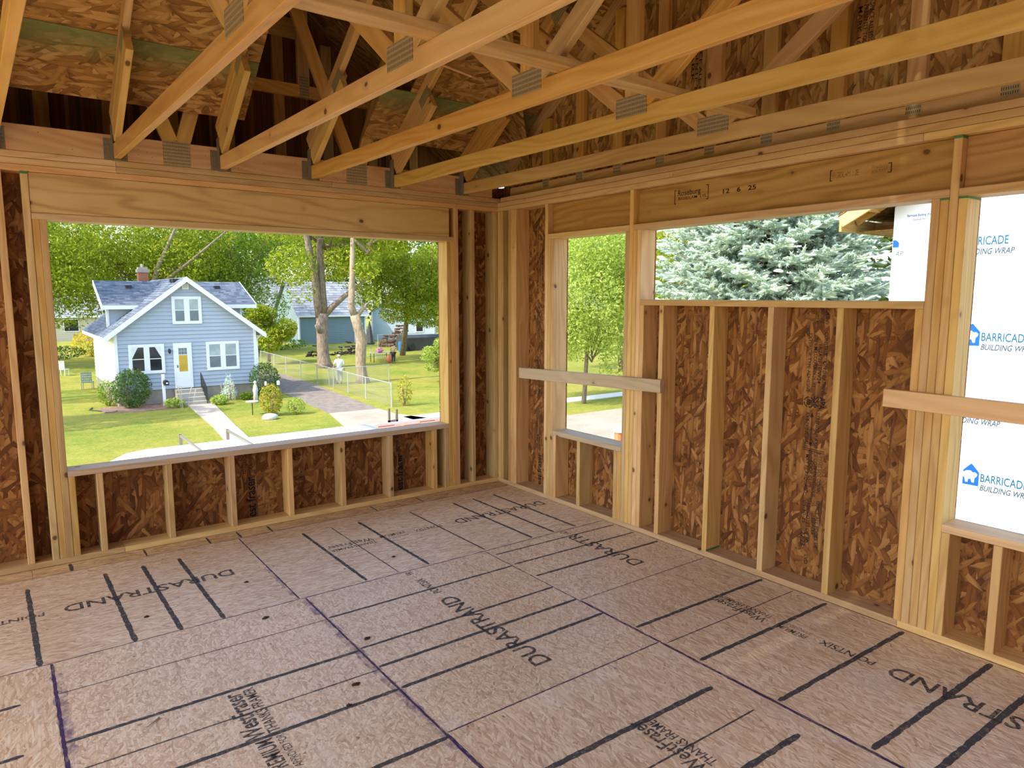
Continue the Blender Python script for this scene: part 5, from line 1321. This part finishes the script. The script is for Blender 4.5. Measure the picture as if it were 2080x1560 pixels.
# ================================================================== OTHER BUILDINGS
def gable_building(name, lo, hi, eave, ridge, axis, wallm, roofm, label, rz=0.0, over=0.35, front_opts=None):
    cx, cy = (lo[0]+hi[0])/2, (lo[1]+hi[1])/2
    root = empty(name, (cx, cy, GZ), rz, label, 'building'); B = WM[root.name]
    hx, hy = (hi[0]-lo[0])/2, (hi[1]-lo[1])/2; e, r_ = eave-GZ, ridge-GZ
    def P(x, y, z): return B @ Vector((x, y, z))
    b = MB()
    if axis == 'x': b.prism([P(-hx,-hy,0), P(-hx,hy,0), P(-hx,hy,e), P(-hx,0,r_-0.1), P(-hx,-hy,e)], B.to_3x3() @ Vector((2*hx,0,0)))
    else: b.prism([P(-hx,-hy,0), P(hx,-hy,0), P(hx,-hy,e), P(0,-hy,r_-0.1), P(-hx,-hy,e)], B.to_3x3() @ Vector((0,2*hy,0)))
    b.build('walls', M[wallm], root)
    n = int(e/0.2)
    b = MB()
    for i in range(n):     # clapboards on the two walls facing the street and left
        z0 = i*0.2
        b.add([P(-hx,-hy-0.03,z0), P(hx,-hy-0.03,z0), P(hx,-hy-0.004,z0+0.2), P(-hx,-hy-0.004,z0+0.2)], [(0,1,2,3)]); b.add([P(-hx,-hy-0.03,z0), P(-hx,-hy,z0), P(hx,-hy,z0), P(hx,-hy-0.03,z0)], [(0,1,2,3)])
    b.build('clapboards', M[wallm], root)['kind'] = 'stuff'
    b = MB(); s = (r_-e)/(hy if axis == 'x' else hx)
    for sg in (-1, 1):
        if axis == 'x':
            ye = sg*(hy+over); ze = e-over*s; q = [P(-hx-over, ye, ze), P(hx+over, ye, ze), P(-hx-over, 0, r_), P(hx+over, 0, r_)]
        else:
            xe = sg*(hx+over); ze = e-over*s; q = [P(xe, -hy-over, ze), P(xe, hy+over, ze), P(0, -hy-over, r_), P(0, hy+over, r_)]
        shingles(b, q[0], q[1], q[2], q[3], 14, 18, rnd_, 0.04)
    b.build('roof_shingles', M[roofm], root)['kind'] = 'stuff'
    for sg in (-1, 1):
        b = MB()
        if axis == 'x': b.box((-hx-over, sg*(hy+over)-0.03, e-over*s-0.2), (hx+over, sg*(hy+over)+0.03, e-over*s+0.02), 0, B)
        else: b.box((sg*(hx+over)-0.03, -hy-over, e-over*s-0.2), (sg*(hx+over)+0.03, hy+over, e-over*s+0.02), 0, B)
        b.build('fascia', M['trim'], root)
    b = MB(); b.box((-hx-0.05, -hy-0.06, 0), (-hx+0.12, -hy+0.1, e), 0, B); b.build('corner_board', M['trim'], root)
    b = MB(); b.box((hx-0.12, -hy-0.06, 0), (hx+0.05, -hy+0.1, e), 0, B); b.build('corner_board', M['trim'], root)
    for nm, x0, x1, z0, z1, mt in (front_opts or []):
        w = MB(); w.box((x0-0.1, -hy-0.08, z0-0.1), (x1+0.1, -hy-0.03, z1+0.1), 0, B); o = w.build(nm, M['trim'], root)
        w = MB(); w.box((x0, -hy-0.1, z0), (x1, -hy-0.078, z1), 0, B); w.build('pane', M[mt], o)
    return root
gable_building('teal_garage', (22.9, 70.0), (30.7, 77.5), -0.1, 3.35, 'x', 'siding_teal', 'shingle_grey', 'teal garage with a grey shingle roof behind the forked tree', front_opts=[('door', 2.6, 3.4, 0.05, 2.1, 'siding_pale')])
gable_building('pale_shed', (35.0, 71.0), (42.5, 80.0), -0.2, 2.9, 'y', 'siding_pale', 'shingle', 'pale blue gabled shed right of the garage', rz=-0.55, front_opts=[('window', 1.6, 2.4, 1.0, 1.8, 'pane_dark')])
gable_building('white_house', (20.5, 92.0), (29.0, 101.0), 0.4, 4.6, 'x', 'siding_white', 'shingle_grey', 'white-sided house between the blue house and the garage')
gable_building('beige_house', (-12.0, 92.0), (7.6, 103.0), -0.5, 1.9, 'x', 'siding_beige', 'shingle_grey', 'low beige house at the far left beyond the side yard', front_opts=[('window', 5.0, 6.4, 1.2, 2.5, 'pane_dark'), ('window', 0.5, 2.0, 1.2, 2.5, 'pane_dark')])

# ================================================================== CHAIN-LINK FENCE
def fence(name, pts, label, h=1.15):
    root = empty(name, (pts[0][0], pts[0][1], GZ), 0, label, 'fence')
    for x, y in pts:
        s = MB(); s.tube([(x, y, GZ), (x, y, GZ+h+0.03)], 0.03, 6); s.build('post', M['galv'], root)
    for (x0, y0), (x1, y1) in zip(pts[:-1], pts[1:]):
        s = MB(); s.tube([(x0, y0, GZ+h), (x1, y1, GZ+h)], 0.022, 6); s.build('top_rail', M['galv'], root)
        w = MB(); L = math.hypot(x1-x0, y1-y0); u = Vector(((x1-x0)/L, (y1-y0)/L, 0)); o = Vector((x0, y0, GZ+0.04)); p = 0.09; hh = h-0.06; th = 0.004
        k = -int(hh/p)
        while k*p < L:
            for sg in (1, -1):
                a = k*p; c = a + hh; za, zc = (0, hh) if sg > 0 else (hh, 0)
                if a < 0: f = -a/hh; za = za + (zc-za)*f; a = 0
                if c > L: f = (L-a)/(c-a) if c > a else 0; zc = za + (zc-za)*f; c = L
                A = o + u*a + Vector((0,0,za)); C = o + u*c + Vector((0,0,zc)); n = Vector((0,0,th))
                w.add([A-n, C-n, C+n, A+n], [(0,1,2,3)])
            k += 1
        w.build('wire_mesh', M['galv'], root)['kind'] = 'stuff'
fence('chain_fence', [(12.35, 48.6), (12.2, 45.0), (12.05, 42.0), (11.9, 38.8), (11.85, 35.8), (11.75, 33.0), (11.6, 30.6), (11.45, 28.0), (11.35, 24.9)], 'chain-link fence running along the gravel driveway')
fence('chain_fence', [(12.0, 34.3), (14.0, 34.0), (15.75, 34.0)], 'short chain-link fence section before the bent trunk', 1.05)
fence('yard_fence', [(26.5, 58.0), (29.0, 58.0), (31.5, 58.0)], 'far fence section beside the folded umbrella', 1.5)

# ================================================================== BACK-YARD THINGS
def pile(name, c, r, n, mat, seed, label, L=0.45, rad=0.07):
    rnd = random.Random(seed); root = empty(name, (c[0], c[1], GZ), 0, label, 'firewood')
    for i in range(n):
        t = rnd.uniform(0, 6.283); q = math.sqrt(rnd.random()); x, y = c[0]+r[0]*q*math.cos(t), c[1]+r[1]*q*math.sin(t)
        z = GZ + rad + (1-q)*r[2]*rnd.random(); a = rnd.uniform(0, 3.14); dz = rnd.uniform(-.1,.12)
        s = MB(); d = Vector((math.cos(a), math.sin(a), dz))*L/2; p = Vector((x, y, z)); s.tube([p-d, p+d], rad*rnd.uniform(.7,1.2), 6); s.build('log', M[mat], root)
pile('wood_pile', (21.9, 54.8), (1.6, 0.9, 1.5), 60, 'firewood_dark', 1, 'dark heap of logs between the two tree trunks')
pile('wood_pile', (18.9, 54.5), (0.8, 0.7, 1.1), 26, 'firewood_dark', 2, 'smaller dark log heap against the forked trunk')
pile('wood_pile', (31.0, 62.0), (2.6, 1.3, 2.8), 90, 'firewood', 3, 'tall brown firewood heap before the pale shed', 0.7, 0.12)
um = empty('patio_umbrella', (23.1, 52.5, GZ), 0, 'closed dark patio umbrella standing behind the picnic table', 'umbrella')
s = MB(); s.tube([(23.1, 52.5, GZ), (23.1, 52.5, GZ+3.1)], 0.03, 6); s.build('pole', M['galv'], um)
s = MB(); s.tube([(23.1, 52.5, GZ+1.0), (23.1, 52.5, GZ+1.15), (23.1, 52.5, GZ+2.0), (23.1, 52.5, GZ+3.05)], [0.42, 0.48, 0.26, 0.04], 10, 0, False); s.build('canopy', M['tarp'], um)
tb_ = empty('picnic_table', (21.2, 46.5, GZ), 0, 'grey folding picnic table under the bright tree', 'table')
for i in range(4):
    s = MB(); s.box((20.4, 46.15+i*0.2, GZ+0.72), (22.0, 46.33+i*0.2, GZ+0.76)); s.build('top_plank', M['galv'], tb_)
for x, y in ((20.5, 46.2), (21.9, 46.2), (20.5, 46.85), (21.9, 46.85)):
    s = MB(); s.tube([(x, y, GZ), (x, y, GZ+0.72)], 0.03, 6); s.build('leg', M['black'], tb_)
for y in (45.7, 47.3):
    s = MB(); s.box((20.45, y-0.13, GZ+0.42), (21.95, y+0.13, GZ+0.46)); bn = s.build('bench', M['galv'], tb_)
s = MB(); s.ball((21.35, 45.25, GZ+0.34), (0.26, 0.26, 0.34), 12, 8); bl = s.build('orange_cushion', M['orange'], smooth=True); tag(bl, 'round orange and white cushion on the grass before the picnic table', 'cushion')
s = MB(); s.ball((21.1, 46.4, GZ+0.97), (0.3, 0.25, 0.2), 8, 6, 0, 0.3, random.Random(8)); M['pink'] = plain('pink_flowers', (0.45, 0.16, 0.26), 0.8); tag(s.build('flower_bunch', M['pink']), 'pink flower bunch on the picnic table', 'flowers')
s = MB(); s.box((28.0, 55.0, GZ), (32.2, 57.0, GZ+1.25)); s.prism([(28.0, 55.0, GZ+1.25), (28.0, 57.0, GZ+1.25), (28.0, 56.4, GZ+1.5), (28.0, 55.4, GZ+1.5)], (4.2, 0, 0)); tp = empty('covered_trailer', (30, 56, GZ), 0, 'dark tarp-covered trailer before the firewood heap', 'trailer'); s.build('cover', M['tarp'], tp)
for x in (28.6, 31.4):
    s = MB(); s.tube([(x, 54.85, GZ+0.35), (x, 55.05, GZ+0.35)], 0.35, 14); s.build('wheel', M['black'], tp)
s = MB(); s.tube([(27.4, 54.8, GZ), (27.4, 54.8, GZ+0.1), (27.4, 54.8, GZ+0.95)], [0.28, 0.3, 0.3], 12); M['barrel'] = plain('blue_barrel', (0.03, 0.16, 0.42), 0.5); tag(s.build('barrel', M['barrel']), 'blue barrel left of the tarp-covered trailer', 'barrel')

# ------------------------------------------------------------------ people
def person(name, pos, H, rz, label, joints, shirt, pants, hair, bald=False):
    """joints: dict of named points in units of body height, local frame x right, y back, z up"""
    root = empty(name, (pos[0], pos[1], GZ), rz, label, 'person'); B = WM[root.name]
    J = {k: Vector(v)*H for k, v in joints.items()}
    names = list(J.keys()); idx = {k: i for i, k in enumerate(names)}
    R = {'pelvis': .075, 'waist': .066, 'chest': .083, 'neck': .030, 'chin': .036, 'head': .056, 'crown': .040}
    edges = [('pelvis','waist'),('waist','chest'),('chest','neck'),('neck','chin'),('chin','head'),('head','crown')]
    for s in 'lr':
        edges += [('chest','sh'+s),('sh'+s,'el'+s),('el'+s,'wr'+s),('wr'+s,'ha'+s),('pelvis','hip'+s),('hip'+s,'kn'+s),('kn'+s,'an'+s),('an'+s,'to'+s)]
        R.update({'sh'+s:.034,'el'+s:.024,'wr'+s:.017,'ha'+s:.021,'hip'+s:.056,'kn'+s:.036,'an'+s:.024,'to'+s:.022})
        hv = (J['ha'+s]-J['wr'+s]); hv = hv.normalized() if hv.length > 0 else Vector((0,0,-1)); sd = hv.orthogonal().normalized()
        for f in range(5):
            nm = 'f%d%s' % (f, s); L = (.03,.045,.05,.046,.036)[f]*H
            off = sd*(f-2)*0.011*H
            J[nm] = J['ha'+s] + (hv*L + off if f else hv*L*0.6 + sd*-0.035*H) + Vector((0,-0.006*H,0)); names.append(nm); idx[nm] = len(names)-1; R[nm] = .0055; edges.append(('ha'+s, nm))
    def skin(nm, keys, scale, mat, grow=1.0, par=root):
        kk = [k for k in names if k in keys]; ii = {k: i for i, k in enumerate(kk)}
        me = bpy.data.meshes.new(nm); me.from_pydata([tuple(J[k]) for k in kk], [(ii[a], ii[c]) for a, c in edges if a in ii and c in ii], [])
        o = bpy.data.objects.new(nm, me); COL.objects.link(o)
        md = o.modifiers.new('skin', 'SKIN'); ss = o.modifiers.new('sub', 'SUBSURF'); ss.levels = 1; ss.render_levels = 1
        for i, k in enumerate(kk): me.skin_vertices[0].data[i].radius = (R[k]*H*grow, R[k]*H*grow); me.skin_vertices[0].data[i].use_root = (i == 0)
        bpy.context.view_layer.update()
        m2 = bpy.data.meshes.new_from_object(o.evaluated_get(bpy.context.evaluated_depsgraph_get()))
        bpy.data.objects.remove(o); m2.materials.clear(); m2.materials.append(mat); m2.polygons.foreach_set('use_smooth', [True]*len(m2.polygons))
        return obj(nm, m2, par, B)
    body = skin('body', set(names), 1, M['skin'])
    skin('shirt', {'pelvis','waist','chest','shl','shr','ell','elr','neck'} , 1, M[shirt], 1.34)
    skin('trousers', {'pelvis','hipl','hipr','knl','knr','anl','anr'}, 1, M[pants], 1.3)
    hd = J['head']; up = (J['crown']-J['chin']).normalized()
    h = MB(); c = hd + up*0.022*H + Vector((0, 0.012*H, 0)); h.ball(c, (0.060*H, 0.062*H, 0.052*H), 10, 7)
    h.v = [B @ v_ for v_ in h.v]; h.build('hair', M[hair], root, True)
    f = MB()
    for sx in (-1, 1): f.ball(hd + Vector((sx*0.02*H, -0.054*H, 0.002*H)), 0.007*H, 6, 4); f.ball(hd + Vector((sx*0.058*H, 0.0, -0.004*H)), (0.008*H, 0.012*H, 0.018*H), 6, 4)
    f.ball(hd + Vector((0, -0.060*H, -0.014*H)), (0.009*H, 0.014*H, 0.014*H), 6, 4)
    f.v = [B @ v_ for v_ in f.v]; f.build('face_features', M['skin'], root, True)['kind'] = 'stuff'
    s = MB()
    for sd in 'lr': s.ball(J['to'+sd]*0.6 + J['an'+sd]*0.4 + Vector((0, -0.01*H, -0.012*H)), (0.026*H, 0.062*H, 0.024*H), 8, 5)
    s.v = [B @ v_ for v_ in s.v]; s.build('shoes', M['black'], root, True)['kind'] = 'stuff'
    return root
P1 = dict(pelvis=(0,0,.53), waist=(0,0,.62), chest=(0,.0,.75), neck=(0,0,.845), chin=(0,-.01,.885), head=(0,-.005,.93), crown=(0,0,.965),
          shl=(-.115,0,.80), ell=(-.16,.02,.65), wrl=(-.17,-.03,.52), hal=(-.17,-.045,.475), shr=(.115,0,.80), elr=(.17,.02,.66), wrr=(.20,-.02,.53), har=(.205,-.03,.485),
          hipl=(-.055,0,.50), knl=(-.06,-.02,.28), anl=(-.06,.01,.055), tol=(-.065,-.07,.025), hipr=(.055,0,.50), knr=(.07,-.03,.28), anr=(.07,.02,.055), tor=(.075,-.06,.025))
P2 = dict(P1); P2.update(dict(waist=(.0,-.01,.62), chest=(-.015,-.03,.745), neck=(-.03,-.06,.83), chin=(-.035,-.085,.865), head=(-.038,-.085,.91), crown=(-.04,-.08,.945),
          shl=(-.125,-.03,.79), ell=(-.15,-.12,.68), wrl=(-.08,-.20,.64), hal=(-.05,-.225,.63), shr=(.10,-.03,.79), elr=(.17,-.02,.67), wrr=(.21,-.10,.60), har=(.215,-.135,.575)))
person('person', (12.9, 34.9), 1.78, math.pi-0.35, 'person in a pale blue shirt walking behind the chain fence', P1, 'shirt_white', 'cloth_grey', 'hair_grey')
person('person', (21.4, 44.6), 1.62, math.pi/2+0.5, 'person in a tan top and dark trousers bending beside the picnic table', P2, 'cloth_tan', 'cloth_dark', 'hair_dark')

# ================================================================== VEHICLES BELOW THE WINDOW
van = empty('white_van', (0.4, 9.2, GZ), 0, 'white van roof with ladder rack just below the wide window sill', 'van')
s = MB(); n = 16; xs = [-2.85 + 6.0*i/n for i in range(n+1)]
prof = []
for x in xs:
    d = min(1.0, (x+2.85)/1.5); top = GZ + 1.30 + 1.02*(1-(1-d)**2.4)
    prof.append((x, top))
vsn = []
for x, top in prof:
    for y, zz in ((8.15, GZ+0.45), (8.15, top-0.22), (8.25, top-0.06), (8.55, top-0.01), (9.2, top+0.015), (9.85, top-0.01), (10.15, top-0.06), (10.25, top-0.22), (10.25, GZ+0.45)): vsn.append((x, y, zz))
fs = []
for i in range(n):
    for k in range(8): fs.append((i*9+k, (i+1)*9+k, (i+1)*9+k+1, i*9+k+1))
    fs.append((i*9+8, (i+1)*9+8, (i+1)*9, i*9))
fs += [tuple(range(9)), tuple(range(n*9+8, n*9-1, -1))]
s.add(vsn, fs); s.build('body', M['white_paint'], van, True)
for x in (-0.72, 0.20):
    r = MB(); r.box((x-0.02, 8.2, GZ+2.43), (x+0.02, 10.25, GZ+2.47)); r.box((x-0.03, 8.2, GZ+2.2), (x+0.03, 8.26, GZ+2.45)); r.box((x-0.03, 10.19, GZ+2.2), (x+0.03, 10.25, GZ+2.47)); r.build('roof_bar', M['dark_steel'], van)
for x in (-1.6, 2.4):
    for y in (8.12, 10.1):
        r = MB(); r.tube([(x, y, GZ+0.36), (x, y+0.18, GZ+0.36)], 0.36, 16); r.build('wheel', M['black'], van)
r = MB(); r.prism([(-2.3, 8.3, GZ+1.35), (-1.75, 8.4, GZ+1.9), (-1.75, 10.0, GZ+1.9), (-2.3, 10.1, GZ+1.35)], (-0.02, 0, 0.02)); r.build('windshield', M['pane_dark'], van)
tr_ = empty('flatbed_truck', (7.6, 13.2, GZ), 0, 'white flatbed truck loaded with brick pallets below the window corner', 'truck')
s = MB(); s.box((5.1, 12.2, GZ+0.9), (10.6, 14.2, GZ+1.05)); s.build('bed', M['white_paint'], tr_)
for y in (12.2, 14.14):
    s = MB(); s.box((5.1, y, GZ+1.05), (10.6, y+0.06, GZ+1.42)); s.build('side_rail', M['white_paint'], tr_)
for x in (5.2, 10.4):
    for y in (12.25, 13.95):
        r = MB(); r.tube([(x+0.3, y, GZ+0.45), (x+0.3, y+0.2, GZ+0.45)], 0.45, 14); r.build('wheel', M['black'], tr_)
s = MB(); s.box((5.9, 14.18, GZ+1.42), (5.96, 14.24, GZ+1.85)); s.box((6.16, 14.18, GZ+1.42), (6.22, 14.24, GZ+1.80)); s.box((5.9, 14.18, GZ+1.42), (6.22, 14.24, GZ+1.48)); s.build('bracket', M['dark_steel'], tr_)
s = MB(); s.box((5.05, 13.6, GZ+1.1), (5.1, 13.85, GZ+1.35)); s.build('tail_light', M['trim'], tr_)
M['brick_pink'] = plain('pink_brick', (0.48, 0.23, 0.16), 0.85, 0, 0.25, 9.0)
for i in range(7):
    root = empty('brick_pallet', (5.55+i*0.7, 13.3, GZ+1.05), 0, 'pallet of pinkish bricks, %s from the flatbed tail' % ('first', 'second', 'third', 'fourth', 'fifth', 'sixth', 'seventh')[i], 'pallet', 'brick pallets on the flatbed')
    s = MB(); s.box((5.27+i*0.7, 12.8, GZ+1.052), (5.83+i*0.7, 13.9, GZ+1.12)); s.build('pallet_base', M['stud'], root)
    for j in range(3):
        for k in range(4):
            s = MB(); s.box((5.28+i*0.7+0.185*j, 12.82+0.27*k, GZ+1.122), (5.45+i*0.7+0.185*j, 13.07+0.27*k, GZ+1.42+0.03*((i+k) % 2))); s.build('brick_stack', M['brick_pink'], root)
bl_ = MB(); bl_.tube([(11.98, 10.38, GZ), (11.98, 10.38, GZ+1.02)], 0.14, 10); 
cone = empty('bollard', (11.98, 10.38, GZ), 0, 'orange marker post with a white top by the street', 'post'); bl_.build('post', M['orange'], cone)
bl_ = MB(); bl_.tube([(11.98, 10.38, GZ+1.02), (11.98, 10.38, GZ+1.16)], 0.18, 10); bl_.build('cap', M['trim'], cone)

# ================================================================== WRAPPED HOUSE NEXT DOOR
wing = empty('wrapped_house', (7.5, -3.0, GZ), 0, 'neighbouring new house covered in printed white building wrap', 'building')
WX = 7.5; WY = 0.21; TY, TZ2 = 0.80, 2.80; WS = 0.54; WR = -4.6
def rk(y): return TZ2 - 0.10 + WS*(TY - y) if y > WR else TZ2 - 0.10 + WS*(TY - WR) - WS*(WR - y)
b = MB(); b.prism([(WX, WY, GZ), (WX, 2*WR-WY, GZ), (WX, 2*WR-WY, rk(2*WR-WY)-0.02), (WX, WR, rk(WR)-0.02), (WX, WY, rk(WY)-0.02)], (6.5, 0, 0)); wr = b.build('wrap', M['ground_wrap'], wing)
zR = rk(WR)
board('barge_rafter', (WX-0.45, TY, TZ2), (WX-0.45, WR, zR+0.1), 0.17, T, (0, 0.475, 0.88), M['stud'], wing)
board('barge_rafter', (WX-0.45, 2*WR-TY, TZ2), (WX-0.45, WR, zR+0.1), 0.17, T, (0, -0.475, 0.88), M['stud'], wing)
board('fly_rafter', (WX-0.02, TY-0.02, TZ2+0.03), (WX-0.02, WR, zR+0.13), 0.12, T, (0, 0.475, 0.88), M['truss'], wing)
boxboard('fascia', (WX-0.43, TY-0.005, TZ2-0.14), (WX+6.4, TY+0.033, TZ2+0.06), 0, M['truss'], wing)
for sg in (1, -1):
    y0 = TY+0.04 if sg > 0 else 2*WR-TY-0.04
    b = MB(); b.prism([(WX-0.48, y0, TZ2+0.085), (WX+6.5, y0, TZ2+0.085), (WX+6.5, WR, zR+0.20), (WX-0.48, WR, zR+0.20)], (0, 0, 0.012)); b.build('roof_sheet', M['osb_deck'], wing)
for y in (0.45, -0.1, -0.7, -1.3, -1.9): boxboard('lookout', (WX-0.43, y-0.019, rk(y)+0.05), (WX, y+0.019, rk(y)+0.14), 0, M['truss'], wing)
for x in (8.1, 8.7, 9.3, 9.9): boxboard('rafter_tail', (x, WY+0.01, TZ2-0.09), (x+T, TY-0.01, TZ2+0.05), 1, M['truss'], wing)
b = MB(); b.box((WX+0.02, WY+0.01, TZ2-0.13), (WX+6.3, TY-0.01, TZ2-0.12)); b.build('soffit_sheet', M['osb_deck'], wing)
def wl(s, y, z, L, h, mat, b=0.0, shear=0.0): lettering(s, (WX-0.003, y, z), (0,-1,0), (0,0,1), h, M[mat], wr, L, b, 1.0, shear)
def logo(y, z, w, h, mat):
    X = WX-0.003; out = MB()
    q = [(0,0),(1,0),(1,0.64),(0.52,1.0),(0.46,1.0),(0,0.66)]
    out.add([(X, y - p[0]*w, z + p[1]*h) for p in q], [tuple(range(len(q)))])
    lo_ = out.build('logo', M[mat], wr)
    sil = MB(); q = [(-0.02,0.36),(0.10,0.34),(0.18,0.12),(0.32,0.12),(0.34,0.26),(0.50,0.30),(0.58,0.14),(0.72,0.14),(0.74,0.36),(0.86,0.44),(0.90,0.54),(0.76,0.62),(0.62,0.60),(0.45,0.68),(0.22,0.66),(0.06,0.58),(-0.02,0.56)]
    sil.add([(X-0.001, y - p[0]*w, z + p[1]*h) for p in q], [tuple(range(len(q)))]); sil.build('animal_shape', M['ground_wrap'], lo_)
for (y, z, lg) in ((-0.75, 2.375, 0), (-1.087, 1.05, 1), (-0.76, 0.0, 0), (-1.222, -0.94, 1), (-2.1, 1.9, 1), (-2.1, 0.2, 1), (-2.4, -1.0, 1)):
    wl('BARRICADE', y, z, 0.565, 0.115, 'ink_teal', 0.016)
    wl('BUILDING WRAP', y-0.0, z-0.125 if lg else z-0.13, 0.645, 0.08, 'ink_grey', 0.02, 0.25)
    if lg: logo(y+0.225, z-0.075, 0.205, 0.31, 'ink_blue')
lg = MB(); lg.add([(WX-0.003, 0.205, 2.40), (WX-0.003, 0.115, 2.40), (WX-0.003, 0.115, 2.47), (WX-0.003, 0.16, 2.51), (WX-0.003, 0.205, 2.51)], [(0,1,2,3,4)]); lg.build('logo', M['ink_blue'], wr)
wl('AP', 0.165, 2.27, 0.12, 0.07, 'ink_grey', 0.0, 0.25)
wl('Barricade Building Wrap', 0.02, 2.84, 0.36, 0.035, 'ink_blue', 0.004); wl('Consult Inst.', -0.06, 2.78, 0.2, 0.03, 'ink_blue', 0.0)
